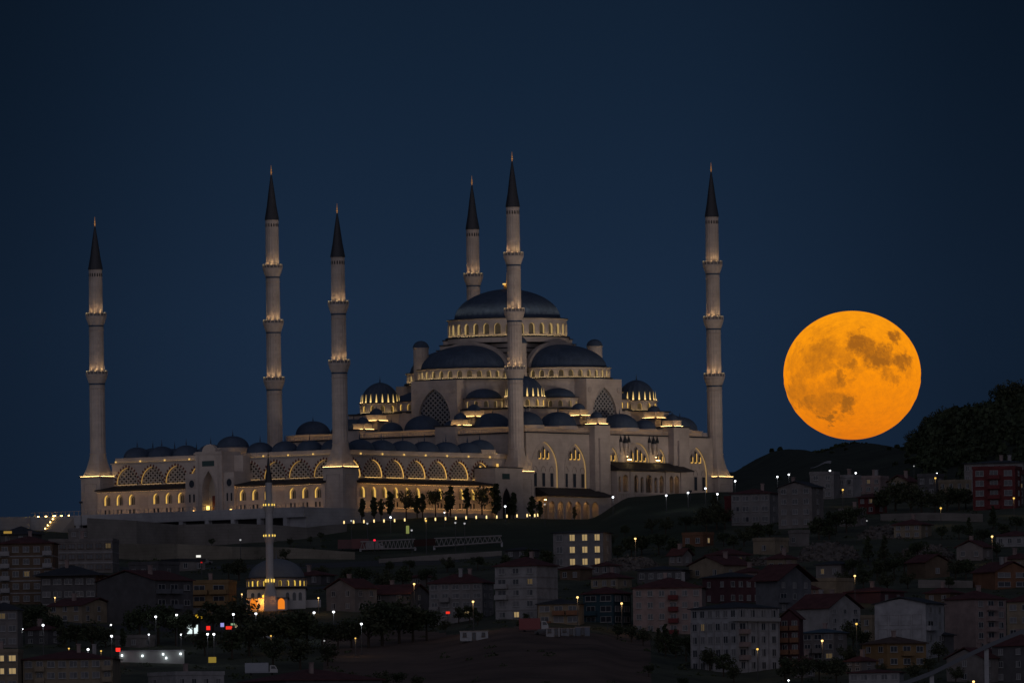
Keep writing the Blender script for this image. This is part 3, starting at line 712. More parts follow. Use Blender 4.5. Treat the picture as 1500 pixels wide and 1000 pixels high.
for (u, v, r, z) in ((-4, 48, 3.9, 21.6), (-9, 7.0, 4.4, 20.4), (CU0 + 5, 47.5, 4.9, 21.2)):
    b = MB(); b.lathe([(r + .3, 19), (r + .5, z), (r - .3, z + .05)], 16, u, v); dr = obj('raised_drum', b, STONE, COURT)
    g = MB(); g.lathe([(r + .85, 19.32), (r + .95, 19.32)], 16, u, v); g.f = g.f[:-1]; g.m = g.m[:-1]; obj('light_strip', g, emis('raised_led', (1, .62, .24), 2.6), dr)
    b = MB(); dome(b, u, v, r, z + .05, r * .72, 36, k=8); finial(b, u, v, z + r * .7, 2.2); obj('raised_dome', b, LEAD, dr)

# lower galleries
GV, GU = -3.9, -CT - 3.9
def gallery(mp, slots, bw, w, xa, xb, z0, par, side):
    b = MB(); outs = []; zt = 9.0
    x = xa
    for c, kind in slots:
        if c - bw / 2 > x + .01: b.add([mp(x, 0, z0), mp(c - bw / 2, 0, z0), mp(c - bw / 2, 0, zt), mp(x, 0, zt)], [(0, 1, 2, 3)])
        if kind: outs.append(bay(b, c - bw / 2, c + bw / 2, z0, zt, c, w, 4.8, 6.6, 8.0, .9, mp, 12, True))
        else:
            b.add([mp(c - bw / 2, 0, z0), mp(c + bw / 2, 0, z0), mp(c + bw / 2, 0, zt), mp(c - bw / 2, 0, zt)], [(0, 1, 2, 3)])
            b.add([mp(c - 1.7, -.1, 2), mp(c + 1.7, -.1, 2), mp(c + 1.7, -.1, 7.6), mp(c - 1.7, -.1, 7.6)], [(0, 1, 2, 3)], 1)
        x = c + bw / 2
    b.add([mp(x, 0, z0), mp(xb, 0, z0), mp(xb, 0, zt), mp(x, 0, zt)], [(0, 1, 2, 3)])
    g = obj('gallery', b, [STONE, STONE_D], par)
    for o in outs:
        wb = MB(); panel(wb, o, .89, mp, 2); cx = (o[0][0] + o[-1][0]) / 2
        o2 = [(cx + (px - cx) * .62, 4.8 + (pz - 4.8) * .82) for px, pz in o]
        panel(wb, o2, .85, mp, 0)
        for xx in (-.06,):
            wb.add([mp(cx - .08, .8, 4.8), mp(cx + .08, .8, 4.8), mp(cx + .08, .8, 7.3), mp(cx - .08, .8, 7.3)], [(0, 1, 2, 3)], 1)
        arch_band(wb, o, .32, -.1, mp, 1)
        wo = obj('arched_window', wb, [GLASSD, STONE_D, STONE], g)
        gl = MB()
        for (a, za), (c, zc) in zip(o, o[1:]):
            mid = (a + c) / 2
            if (mid > cx - .1) if side > 0 else (mid < cx + .1):
                k_ = -.05 * side; gl.add([mp(a + k_, .12, za), mp(c + k_, .12, zc - .03), mp(c + k_, .7, zc - .03), mp(a + k_, .7, za)], [(0, 1, 2, 3)])
        obj('reveal_glow', gl, L_ARCH, wo)  # lamplight on the visible reveal put in as an emissive face
        for dx in (-.75, .75):
            wq = MB(); wq.add([mp(cx + dx - .32, -.03, 2.1), mp(cx + dx + .32, -.03, 2.1), mp(cx + dx + .32, -.03, 3.6), mp(cx + dx - .32, -.03, 3.6)], [(0, 1, 2, 3)]); obj('small_window', wq, GLASSD, g)
    # wall-washer lights at the foot and under the eave
    for z_, y_ in ((8.75, -1.15), (1.75, -1.3)):
        lg = MB(); lg.add([mp(xa + .6, y_, z_), mp(xb - .6, y_, z_), mp(xb - .6, y_ + .12, z_), mp(xa + .6, y_ + .12, z_)], [(0, 1, 2, 3)])
        obj('light_strip', lg, emis('gallery_lamp', (1, .52, .16), 13) if side > 0 else emis('gallery_lamp_dim', (1, .55, .19), 6.5), g)
    return g
sl = [(-80.4 + i * 5.33, i != 6) for i in range(12)]
gallery(mpR(GV), sl, 5.33, 2.5, -83.2, -17.5, -5, COURT, 1)
eave(-82.5, -18.0, mpR(GV), 9.6, 10.8, -1.5, 6.6, COURT, .5)
sl = [(-(87.2 - i * 4.8), 1) for i in range(3)] + [(-72.9, 0)] + [(-(68.1 - i * 4.8), 1) for i in range(3)]
gallery(mpL(GU), sl, 4.8, 2.4, -91.2, -55.5, 1, COURT, -1)
eave(-90.5, -56.0, mpL(GU), 9.6, 10.8, -1.5, 6.6, COURT, .5)
sl = [(-34.6, 1), (-29.8, 1), (-25.0, 1), (-20.2, 0), (-15.4, 1), (-10.6, 1), (-5.8, 1)]
gallery(mpL(GU), sl, 4.8, 2.4, -37.5, -3.0, 1, COURT, -1)
eave(-37.3, -3.2, mpL(GU), 9.6, 10.8, -1.5, 6.6, COURT, .5)
b = MB(); b.box(-83.1, -17.5, GV + 1.3, CV0, -5, 9.0); b.box(GU + 1.3, CU0, 3.4, 37.2, 0, 9.0); b.box(GU + 1.3, CU0, 55.6, 91, 0, 9.0); b.box(-17.7, -17.5, GV, GV + 1.3, -5, 9); b.box(GU, GU + 1.3, 91.0, 91.2, 0, 9)
obj('gallery_core', b, STONE, COURT)

# front portal
b = MB(); pu = -CT - 6.6; q = mpL(pu)
o = bay(b, -50.6, -40.4, 1.5, 19.8, -45.5, 5.0, 2.2, 7.6, 14.0, 3.2, q, 16, True)
arch_band(b, o, .5, -.15, q, 1)
for x in (-50.6, -40.4): b.add([q(x, 0, 1.5), q(x, 9.4, 1.5), q(x, 9.4, 19.8), q(x, 0, 19.8)], [(0, 1, 2, 3)])
b.add([q(-50.6, 0, 19.8), q(-40.4, 0, 19.8), q(-40.4, 9.4, 19.8), q(-50.6, 9.4, 19.8)], [(0, 1, 2, 3)])
# rounded crest
vs = [q(-45.5 + 2.6 * math.cos(math.pi * i / 12), .3, 19.8 + 2.2 * math.sin(math.pi * i / 12)) for i in range(13)]
vs2 = [q(-45.5 + 2.6 * math.cos(math.pi * i / 12), 1.6, 19.8 + 2.2 * math.sin(math.pi * i / 12)) for i in range(13)]
b.add(vs + vs2, [tuple(range(13)), tuple(range(13, 26))] + [(i, i + 1, 14 + i, 13 + i) for i in range(12)])
for x in (-49.6, -41.9):
    b.add([q(x, -.2, 2), q(x + .5, -.2, 2), q(x + .5, -.2, 18.6), q(x, -.2, 18.6)], [(0, 1, 2, 3)], 1)
b.add([q(-50.9, -.35, 19.0), q(-40.1, -.35, 19.0), q(-40.1, -.35, 19.5), q(-50.9, -.35, 19.5)], [(0, 1, 2, 3)], 1)
PORT = obj('portal', b, [STONE, STONE_D], COURT)
b = MB(); panel(b, o, 3.15, q); obj('portal_niche', b, mat('niche_stone', (.42, .36, .30), .85), PORT)
b = MB(); b.add([q(-46.6, 3.0, 2.2), q(-44.0, 3.0, 2.2), q(-44.0, 3.0, 6.6), q(-46.6, 3.0, 6.6)], [(0, 1, 2, 3)]); obj('door', b, mat('red_door', (.12, .03, .025), .6), PORT)
b = MB(); b.add([q(-47.9, -.1, 15.4), q(-43.2, -.1, 15.4), q(-43.2, -.1, 17.0), q(-47.9, -.1, 17.0)], [(0, 1, 2, 3)]); obj('inscription_panel', b, mat('dark_green_panel', (.03, .06, .06), .6), PORT)
b = MB(); c_ = q(-47.2, 1.6, 2.6); b.cbox(c_[0], c_[1], .15, .5, 2.4, 3.6); obj('lamp', b, emis('portal_lamp', (1, .62, .14), 3.5), PORT)
for x0, x1, rc in ((-55.3, -50.62, -52.8), (-40.38, -36.6, -38.3)):
    b = MB(); q2 = mpL(pu + 1.0)
    c1, c2 = q2(x0, 0, 1.5), q2(x1, 9, 13.4); b.box(min(c1[0], c2[0]), max(c1[0], c2[0]), min(c1[1], c2[1]), max(c1[1], c2[1]), 1.5, 13.4)
    b.add([q2(rc - 1.5, -.1, 8.8), q2(rc + 1.5, -.1, 8.8), q2(rc + 1.5, -.1, 11.8), q2(rc - 1.5, -.1, 11.8)], [(0, 1, 2, 3)], 1)
    vs = [q2(rc + 1.0 * math.cos(i * .524), -.16, 10.3 + 1.15 * math.sin(i * .524)) for i in range(12)]; b.add(vs, [tuple(range(12))], 2)
    for dx in (-.8, .8): b.add([q2(rc + dx - .3, -.12, 4.8), q2(rc + dx + .3, -.12, 4.8), q2(rc + dx + .3, -.12, 7.2), q2(rc + dx - .3, -.12, 7.2)], [(0, 1, 2, 3)], 2)
    obj('portal_wing', b, [STONE, STONE_D, GLASSD], PORT)
    g = MB(); c_ = q2(rc + 1.2, -1.0, 2.1); g.cbox(c_[0], c_[1], .1, .3, 2.1, 2.25); obj('lamp', g, emis('wing_lamp', (1, .55, .16), 7), PORT)
b = MB(); c1, c2 = mpL(CU0 - 3.5)(-37.0, 0, 0), mpL(CU0)(-40.3, 0, 0); b.box(c1[0], CU0, 36.8, 40.3, 9, 18.6); obj('portal_return', b, STONE, PORT)
# side gate block between courtyard and hall
b = MB(); b.box(-17.4, -3.9, GV - 1.4, CV0, -5, 14.6); sg = obj('side_gate', b, STONE, COURT)
b = MB(); b.box(-17.6, -3.9, GV - 1.6, CV0, 14.6, 14.9); obj('roof_edge', b, EDGE, sg)
b = MB(); b.box(-14.0, -10.4, GV - 1.5, GV - 1.39, 11.2, 12.9); obj('inscription_panel', b, mat('dark_green_panel', (.03, .06, .06), .6), sg)
mp_ = mpR(GV - 1.42); oo = [(-14.2, -1)] + [(-12.2 + x, z) for x, z in arch_pts(4.0, 4.5, 8.6, 12)] + [(-10.2, -1)]
b = MB(); panel(b, oo, -.02, mp_, 0); arch_band(b, oo, .4, -.2, mp_, 1); obj('gate_arch', b, [DARK, STONE_D], sg)
g = MB(); g.cbox(-16.0, CV0 - 1.2, .2, .2, 14.95, 15.3); g.cbox(-7.0, CV0 - .8, .25, .25, 15.0, 16.2); obj('lamp', g, emis('gate_roof_lamp', (1, .58, .14), .9), sg)

# ------------------------------------------------------------------ minarets
SPOTD = {}
def minaret(u, v, three, label, pyl_z0):
    t = thing('minaret', label, 'minaret', UV(u, v), ROTM, 'floodlit minarets of the hilltop mosque')
    b = MB(); b.cbox(0, 0, 3.75, 3.75, pyl_z0, 13.2); b.cbox(0, 0, 3.95, 3.95, 13.2, 13.55)
    for s in (-1, 1):   # recessed-looking framed panels on each face
        for ax in (0, 1):
            for (p0, p1, z0, z1) in ((-2.6, 2.6, 11.4, 11.65), (-2.6, -2.35, 2.5, 11.4), (2.35, 2.6, 2.5, 11.4)):
                if ax == 0: b.box(min(s * 3.75, s * 3.85), max(s * 3.75, s * 3.85), p0, p1, z0, z1, 1)
                else: b.box(p0, p1, min(s * 3.75, s * 3.85), max(s * 3.75, s * 3.85), z0, z1, 1)
    base = obj('base', b, [STONE, STONE_D], t)
    b = MB(); b.cbox(0, 0, 4.25, 4.25, 13.56, 13.82); obj('roof_edge', b, EDGE, base)
    g = MB()
    for s in (-1, 1):
        g.box(-3.6, 3.6, s * 3.98 - .05, s * 3.98 + .05, 13.84, 13.87); g.box(s * 3.98 - .05, s * 3.98 + .05, -3.6, 3.6, 13.84, 13.87)
        pass
    obj('light_strip', g, L_STRIP, base)
    # skirt: square to round
    b = MB(); n = 48; rings = []
    for k in range(6):
        s = k / 5; z = 13.85 + (20.7 - 13.85) * s; w = (3.4 * (1 - s) + 2.35 * s) - .25 * math.sin(math.pi * s); ring = []
        for i in range(n):
            a = 2 * math.pi * i / n; c_, s_ = math.cos(a), math.sin(a); sq = 1 / max(abs(c_), abs(s_)); e = (sq * (1 - s) + 1 * s) * (1 + (.012 if i % 3 == 0 else 0))
            ring.append((w * e * c_, w * e * s_, z))
        rings += ring
    b.add(rings, [(k * n + i, k * n + (i + 1) % n, (k + 1) * n + (i + 1) % n, (k + 1) * n + i) for k in range(5) for i in range(n)])
    b.lathe([(2.5, 20.6), (2.55, 20.9), (2.4, 21.1)], 24)
    obj('skirt', b, STONE, t)
    bz = [45.8, 63.4, 80.4] if three else [45.8, 63.4]; top = 94.3 if three else 76.7; tip = 108.2 if three else 89.8
    b = MB(); rs = [2.36, 2.24, 2.14, 2.03] if three else [2.36, 2.22, 2.06]
    zs = [21.0] + [z - 3.6 for z in bz] + [top]
    fl = lambda i, z: 1 - (.035 if i % 3 == 1 else 0)
    for k in range(len(zs) - 1): b.lathe([(rs[k], zs[k] if k == 0 else bz[k - 1] - 1.2), (rs[k] * .985, zs[k + 1] if k < len(bz) else top)], 48, mod=fl)
    for k, z in enumerate(bz): b.lathe([(rs[k] + .05, z - 5.4), (rs[k] + .14, z - 5.3), (rs[k] + .05, z - 5.15)], 32)
    shaft = obj('shaft', b, STONE, t)
    b = MB()
    for i in range(16):
        a = 2 * math.pi * (i + .5) / 16; r = rs[-1] * .99 + .02; c_, s_ = math.cos(a), math.sin(a)
        b.add([(r * c_ + .17 * s_, r * s_ - .17 * c_, top - 2.3), (r * c_ - .17 * s_, r * s_ + .17 * c_, top - 2.3), (r * c_ - .17 * s_, r * s_ + .17 * c_, top - 1.3), (r * c_ + .17 * s_, r * s_ - .17 * c_, top - 1.3)], [(0, 1, 2, 3)])
    obj('vent_slots', b, DARK, shaft)
    for k, z in enumerate(bz):
        r = rs[k]
        b = MB(); b.lathe([(r, z - 3.7), (r + .12, z - 3.5), (r + .22, z - 3.1), (r + .45, z - 2.6), (r + .62, z - 2.0), (r + .85, z - 1.4), (r + .85, z - 1.2), (r + .80, z - 1.15), (r + .02, z - 1.15)], 32, mod=lambda i, zz: 1 + (.018 if i % 2 else 0))
        # parapet: posts, rail, dark pierced panels
        b.lathe([(r + .82, z - 1.15), (r + .86, z - 1.15), (r + .86, z - .95)], 32, cap=False); b.lathe([(r + .84, z - .16), (r + .92, z - .16), (r + .92, z), (r + .74, z), (r + .74, z - .16)], 32, cap=False)
        for i in range(16):
            a = 2 * math.pi * i / 16; b.cbox((r + .82) * math.cos(a), (r + .82) * math.sin(a), .1, .1, z - 1.15, z + .12)
        bo = obj('balcony', b, STONE, t)
        b = MB(); b.lathe([(r + .78, z - 1.1), (r + .78, z - .17)], 32); b.f = b.f[:-1]; b.m = b.m[:-1]; obj('pierced_parapet', b, mat('pierced_stone', (.15, .14, .14), .9, noise=.6, nscale=3), bo)
        b = MB(); b.lathe([(r + .05, z - 4.15), (r + .09, z - 4.15), (r + .09, z - 3.75), (r + .05, z - 3.75)], 32); obj('blue_band', b, BLUE, bo)
        g = MB()
        for i in range(10):
            a = 2 * math.pi * (i + .5) / 10 + .2; g.cbox((r + .62) * math.cos(a), (r + .62) * math.sin(a), .12, .12, z - .30, z + .08)
        obj('balcony_lamp', g, L_BALC, bo)
        for i in range(5):
            a = math.pi * (1.0 + i * .25) - ROTM + math.pi * 0; ld = SPOTD.get('x') or bpy.data.lights.new('uplight', 'SPOT'); SPOTD['x'] = ld
            ld.energy = 290; ld.color = (1, .64, .30); ld.spot_size = R_(58); ld.spot_blend = .9; ld.shadow_soft_size = .12
            lo = bpy.data.objects.new('uplight', ld); COL.objects.link(lo); lo.parent = bo
            rr_ = rs[k + 1] + .78; lo.location = (rr_ * math.cos(a), rr_ * math.sin(a), z - .75)
            d = Vector((-.30 * math.cos(a), -.30 * math.sin(a), 1)); lo.rotation_euler = d.to_track_quat('-Z', 'Y').to_euler()
    b = MB(); b.lathe([(rs[-1] + .12, top - .15), (rs[-1] + .14, top), (rs[-1] * .72, top + (tip - top) * .3), (rs[-1] * .42, top + (tip - top) * .65), (.16, tip)], 24, mod=lambda i, z: 1 + (.03 if i % 3 == 0 else 0))
    obj('cone_roof', b, mat('cone_lead', (.045, .047, .055), .5, metal=.3), t)
    b = MB(); finial(b, 0, 0, tip, 2.8); obj('finial', b, mat('lit_gold', (.7, .4, .15), .4, metal=.7, emit=(1, .42, .12), es=.16), t)
    return t
minaret(0, 0, True, 'tall three-balcony minaret in front of the main dome', -5)
minaret(L1, 0, True, 'tall three-balcony minaret at the right end of the mosque, nearest the moon', -8)
minaret(0, L2, True, 'tall three-balcony minaret behind the low domes of the courtyard, left of the main dome', -5)
minaret(L1, L2, True, 'tall minaret rising from behind the main dome, only its upper part in view', -5)
minaret(-CT, L2, False, 'two-balcony minaret standing at the far left corner of the courtyard', 1.0)
minaret(-CT, 0, False, 'two-balcony minaret at the near corner of the courtyard', 1.0)

# ------------------------------------------------------------------ the moon
def moon():
    D = 60000.; c = P(1248.7, 548, D); r = 100.8 * D / F
    t = MB(); n, k = 96, 48
    t.lathe([(max(.001, math.sin(math.pi * i / k)), -math.cos(math.pi * i / k)) for i in range(k + 1)], n)
    t.v = [(x * r * (1 + .004 * math.sin(z * 31) * (z < 0)), y * r, (z * .925 if z > 0 else z * .945) * r) for x, y, z in t.v]
    m = bpy.data.materials.new('moon_surface'); m.use_nodes = True; nd = m.node_tree.nodes; l = m.node_tree.links
    nd.remove(nd['Principled BSDF']); em = nd.new('ShaderNodeEmission'); l.new(em.outputs[0], nd['Material Output'].inputs[0])
    m.cycles.emission_sampling = 'NONE'
    tc = nd.new('ShaderNodeTexCoord'); vm = nd.new('ShaderNodeVectorMath'); vm.operation = 'SCALE'; vm.inputs['Scale'].default_value = 1 / r; l.new(tc.outputs['Object'], vm.inputs[0])
    def noise(sc, det=6, ro=.6):
        q = nd.new('ShaderNodeTexNoise'); q.inputs['Scale'].default_value = sc; q.inputs['Detail'].default_value = det; q.inputs['Roughness'].default_value = ro; l.new(vm.outputs[0], q.inputs['Vector']); return q
    nz = noise(4.2, 9, .72); sb = nd.new('ShaderNodeVectorMath'); sb.operation = 'SUBTRACT'; l.new(nz.outputs['Color'], sb.inputs[0]); sb.inputs[1].default_value = (.5, .5, .5)
    s2 = nd.new('ShaderNodeVectorMath'); s2.operation = 'SCALE'; s2.inputs['Scale'].default_value = .62; l.new(sb.outputs[0], s2.inputs[0])
    ad = nd.new('ShaderNodeVectorMath'); ad.operation = 'ADD'; l.new(vm.outputs[0], ad.inputs[0]); l.new(s2.outputs[0], ad.inputs[1])
    fl = nd.new('ShaderNodeVectorMath'); fl.operation = 'MULTIPLY'; fl.inputs[1].default_value = (1, 0, 1); l.new(ad.outputs[0], fl.inputs[0])
    # maria: x, y, rx, ry in the close-up's pixels, strength
    mar = [(813, 258, 48, 50, .75), (560, 300, 95, 75, .8), (600, 350, 90, 50, .55), (700, 400, 105, 85, 1.0), (740, 350, 70, 55, .7), (865, 410, 60, 75, .75), (805, 530, 48, 48, .5), (905, 490, 30, 60, .3), (740, 480, 50, 55, .5),
           (340, 320, 120, 105, .55), (280, 400, 110, 110, .5), (370, 440, 80, 60, .5), (520, 435, 55, 40, .65), (450, 520, 45, 75, .65), (520, 540, 30, 30, .35), (300, 600, 110, 70, .35), (380, 660, 110, 75, .55),
           (500, 710, 75, 70, .95), (260, 680, 110, 60, .6), (365, 785, 55, 34, .85), (170, 590, 90, 110, .5), (455, 800, 40, 28, .4), (150, 400, 50, 120, .3), (560, 230, 60, 30, .3), (330, 190, 150, 35, .25), (610, 215, 20, 20, .4), (165, 700, 25, 20, .5), (180, 300, 40, 25, .3), (430, 330, 70, 60, .45), (480, 380, 80, 45, .45), (640, 330, 60, 70, .7), (790, 400, 70, 50, .6), (400, 560, 80, 50, .4), (220, 480, 80, 70, .4), (430, 650, 80, 50, .55), (330, 720, 80, 50, .55), (560, 470, 60, 40, .3)]
    acc = None
    for x, y, rx, ry, st in mar:
        cx, cz = (x - 538) / 457, (485 - y) / 457
        a = nd.new('ShaderNodeVectorMath'); a.operation = 'SUBTRACT'; a.inputs[1].default_value = (cx, 0, cz); l.new(fl.outputs[0], a.inputs[0])
        b_ = nd.new('ShaderNodeVectorMath'); b_.operation = 'MULTIPLY'; b_.inputs[1].default_value = (457 / rx, 0, 457 / ry); l.new(a.outputs[0], b_.inputs[0])
        ln = nd.new('ShaderNodeVectorMath'); ln.operation = 'LENGTH'; l.new(b_.outputs[0], ln.inputs[0])
        mr = nd.new('ShaderNodeMapRange'); mr.interpolation_type = 'SMOOTHSTEP'; mr.inputs['From Min'].default_value = .35; mr.inputs['From Max'].default_value = 1.3
        mr.inputs['To Min'].default_value = min(1, st * 1.2); mr.inputs['To Max'].default_value = 0; l.new(ln.outputs['Value'], mr.inputs['Value'])
        if acc is None: acc = mr.outputs[0]
        else:
            mx = nd.new('ShaderNodeMath'); mx.operation = 'SMOOTH_MAX'; mx.inputs[2].default_value = .12; l.new(acc, mx.inputs[0]); l.new(mr.outputs[0], mx.inputs[1]); acc = mx.outputs[0]
    # mottling
    n2 = noise(8, 12, .82); mm = nd.new('ShaderNodeMapRange'); mm.inputs['From Min'].default_value = .3; mm.inputs['From Max'].default_value = .7; mm.inputs['To Min'].default_value = -.28; mm.inputs['To Max'].default_value = .34; l.new(n2.outputs['Fac'], mm.inputs['Value'])
    ac = nd.new('ShaderNodeMath'); ac.operation = 'ADD'; ac.use_clamp = True; l.new(acc, ac.inputs[0]); l.new(mm.outputs[0], ac.inputs[1])
    # thin air near the top, thick air near the horizon reddens it
    sp = nd.new('ShaderNodeSeparateXYZ'); l.new(vm.outputs[0], sp.inputs[0])
    rp = nd.new('ShaderNodeValToRGB'); g = nd.new('ShaderNodeMapRange'); g.inputs['From Min'].default_value = -.95; g.inputs['From Max'].default_value = .95; l.new(sp.outputs['Z'], g.inputs['Value']); l.new(g.outputs[0], rp.inputs[0])
    e = rp.color_ramp.elements; e[0].position = 0; e[0].color = (.76, .185, .006, 1); e[1].position = 1; e[1].color = (1.0, .345, .006, 1)
    q = rp.color_ramp.elements.new(.12); q.color = (.87, .225, .005, 1); q = rp.color_ramp.elements.new(.55); q.color = (1.0, .300, .004, 1)
    mi = nd.new('ShaderNodeMix'); mi.data_type = 'RGBA'; l.new(ac.outputs[0], mi.inputs['Factor']); l.new(rp.outputs[0], mi.inputs['A']); mi.inputs['B'].default_value = (.36, .115, .010, 1)
    l.new(mi.outputs['Result'], em.inputs[0]); em.inputs[1].default_value = 1.0
    o = obj('moon', t, m, None, True); o.location = c; o['label'] = 'huge orange full moon low over the hill, grey seas showing'; o['category'] = 'moon'
moon()

# ------------------------------------------------------------------ podium, retaining walls, stairs
def wall_thing(name, pts, th, m, label, cat='wall', group=None, back=1, name_part=None):
    """pts: (px, y_top, y_bottom); stands on the ground under y_bottom; returns object"""
    b = MB(); prev = None
    Pn = []
    for px, yt, yb, *dd in pts:
        if dd: D = dd[0]
        else: D = at(px, yb).y
        lo = P(px, yb, D); hi = P(px, yt, D); Pn.append((lo.x, D, lo.z - 2.5, hi.z))
    for (x0, y0, a0, t0), (x1, y1, a1, t1) in zip(Pn, Pn[1:]):
        b.add([(x0, y0, a0), (x1, y1, a1), (x1, y1, t1), (x0, y0, t0), (x0, y0 + th, a0), (x1, y1 + th, a1), (x1, y1 + th, t1), (x0, y0 + th, t0)],
              [(0, 1, 2, 3), (3, 2, 6, 7), (1, 5, 6, 2), (0, 3, 7, 4), (4, 7, 6, 5)])
    cx = Pn[0]
    o = obj(name, b, m); o['label'] = label; o['category'] = cat
    if group: o['group'] = group
    return o
# terrace in front of the courtyard (local frame of the mosque)
pod = thing('terrace', 'long grey stone terrace with a colonnade of dark openings under the courtyard front', 'terrace', UV(0, 0), ROTM)
b = MB(); b.box(-108, -82, -4.0, 100, -12, 1.4); b.box(-82, -20, -5.0, 0, -7, .6)
obj('terrace_base', b, STONE_G, pod)
b = MB(); b.box(-112, -108, -4, 84, -5.3, -4.9); b.box(-112.2, -111.8, -4, 84, -12, -4.6); obj('lower_walk', b, STONE_G, pod)
b = MB(); b.box(-109.6, -107.6, -4.6, 86, -1.5, 1.5); b.box(-109.6, -107.6, 86.2, 101, -12, 1.45); obj('terrace_edge', b, STONE_G, pod)
for i in range(9):
    v = 2 + i * 10
    b = MB(); b.box(-109.5, -107.9, v, v + 1.4, -4.9, -1.5); obj('pillar', b, STONE_G, pod)
for i in range(8):
    b = MB(); v = 4 + i * 10; b.box(-108.12, -108.02, v - .3, v + 7.7, -4.6, -1.6); obj('opening', b, DARK, pod)
b = MB()
for i in range(62): b.box(-109.4, -109.25, -4.4 + i * 1.7, -4.25 + i * 1.7, 1.5, 2.7)
b.box(-109.42, -109.22, -4.6, 101, 2.7, 2.82); obj('railing', b, STONE_D, pod)
PEB = mat('retaining_stone', (.20, .185, .17), .95, noise=.3, nscale=.1, brick=(2.5, .9, .05))
wall_thing('retaining_wall', [(128, 758, 800), (200, 762, 803), (260, 768, 800), (330, 766, 797), (400, 768, 793), (450, 772, 788), (508, 766, 778)], 2, PEB, 'pale sloping retaining wall directly below the courtyard terrace')
wall_thing('retaining_wall', [(170, 796, 817), (260, 796, 820), (340, 800, 818), (420, 801, 818), (520, 808, 819)], 2, mat('yellowish_stone', (.20, .18, .145), .95, noise=.3, nscale=.1, brick=(2.5, .9, .05)), 'yellowish stone retaining wall along the road left of the small mosque dome')
wall_thing('retaining_wall', [(-40, 757, 778), (60, 756, 776), (110, 757, 775), (132, 758, 776)], 2, STONE_G, 'low grey promenade wall at the far left edge of the hilltop')
wall_thing('retaining_wall', [(555, 818, 824), (640, 812, 820), (735, 806, 813)], 1.5, PEB, 'thin kerb-like retaining wall behind the latticed footbridge')
wall_thing('retaining_wall', [(1290, 752, 762), (1360, 750, 762), (1440, 752, 764)], 1.5, PEB, 'rough stone retaining wall below the red apartment block')
wall_thing('retaining_wall', [(1345, 848, 860), (1425, 850, 860)], 1.5, PEB, 'grey garden wall left of the orange gabled house')
b = MB()
for i in range(30): b.box(-108.9 - .35 * i, -108.9 - .35 * (i + 1), 84, 92, -12, 1.3 - .28 * i)
st = obj('stairs', b, mat('stair_stone', (.35, .31, .27), .8)); st.location = UV(0, 0); st.rotation_euler = (0, 0, ROTM); st['label'] = 'brightly lit yellow stone steps at the left end of the terrace'; st['category'] = 'stairs'
g = MB()
for i in range(8): g.box(-109.4 - 1.2 * i, -109.2 - 1.2 * i, 91.4, 91.6, 1.5 - .96 * i, 1.75 - .96 * i)
obj('step_lamp', g, emis('step_lamp', (1, .62, .16), 22), st)
g = MB()
for i in range(5): g.cbox(-107, 88 + i * 3, .12, .25, 1.5, 1.75)
obj('step_lamp', g, emis('step_lamp', (1, .62, .16), 22), st)

# ------------------------------------------------------------------ buildings
ROOFR = mat('red_tile_roof', (.080, .030, .030), .85, noise=.35, nscale=.5, bump=.08, bscale=3)
ROOFD = mat('dark_metal_roof', (.035, .036, .042), .7, noise=.3, nscale=.3)
ROOFB = mat('blue_roof', (.05, .08, .11), .6, noise=.2, nscale=.3)
WCOL = {'grey': (.20, .19, .19), 'lgrey': (.26, .255, .26), 'white': (.31, .31, .325), 'tan': (.22, .18, .13), 'brown': (.12, .085, .06), 'dgrey': (.085, .083, .088), 'pink': (.25, .19, .18), 'orange': (.17, .085, .05), 'red': (.12, .028, .030),
        'teal': (.03, .065, .085), 'mauve': (.14, .10, .11), 'yellow': (.21, .135, .065), 'blue': (.115, .12, .135), 'burg': (.075, .035, .042), 'conc': (.17, .155, .15)}
def wmat(k): return mat('painted_render_' + {'lgrey': 'light_grey', 'dgrey': 'dark_grey', 'burg': 'burgundy', 'conc': 'bare_concrete'}.get(k, k), WCOL[k], .9, noise=.28, nscale=.35, bump=.03, bscale=1.2)
FRAME = mat('white_window_frame', (.30, .30, .30), .6)
FRAMEB = mat('brown_window_frame', (.10, .07, .05), .6)
LITW = emis('lit_window', (1.0, .70, .32), .34); LITD = emis('dim_lit_window', (1.0, .70, .36), .07)
CURT = mat('window_curtain', (.16, .16, .17), .8)
WM = {}
def win_mesh(w, h, fr, kind):
    key = (round(w, 1), round(h, 1), fr.name, kind)
    if key in WM: return WM[key]
    b = MB(); W2 = w / 2
    # outer face at y=-0.12 ; pane set back
    def bar(x0, x1, z0, z1): b.box(x0, x1, -.12, .02, z0, z1, 0)
    bar(-W2, W2, 0, .1); bar(-W2, W2, h - .1, h); bar(-W2, -W2 + .1, .1, h - .1); bar(W2 - .1, W2, .1, h - .1)
    if w > 1.0: bar(-.05, .05, .1, h - .1)
    b.box(-W2 - .12, W2 + .12, -.22, 0, -.1, -.005, 0)
    b.add([(-W2 + .1, -.04, .1), (W2 - .1, -.04, .1), (W2 - .1, -.04, h - .1), (-W2 + .1, -.04, h - .1)], [(0, 1, 2, 3)], 1)
    if kind == 1: b.add([(-W2 + .1, -.05, .1), (0, -.05, .1), (0, -.05, h - .1), (-W2 + .1, -.05, h - .1)], [(0, 1, 2, 3)], 2)
    if kind in (3, 4): b.add([(-W2 + .1, -.055, .1), (-W2 + .35, -.055, .1), (-W2 + .3, -.055, h - .1), (-W2 + .1, -.055, h - .1)], [(0, 1, 2, 3)], 2)
    me = mesh('window', b, [fr, {0: GLASSD, 1: GLASSD, 2: CURT, 3: LITW, 4: LITD}[kind], CURT]); WM[key] = me; return me
BR = random.Random(11)
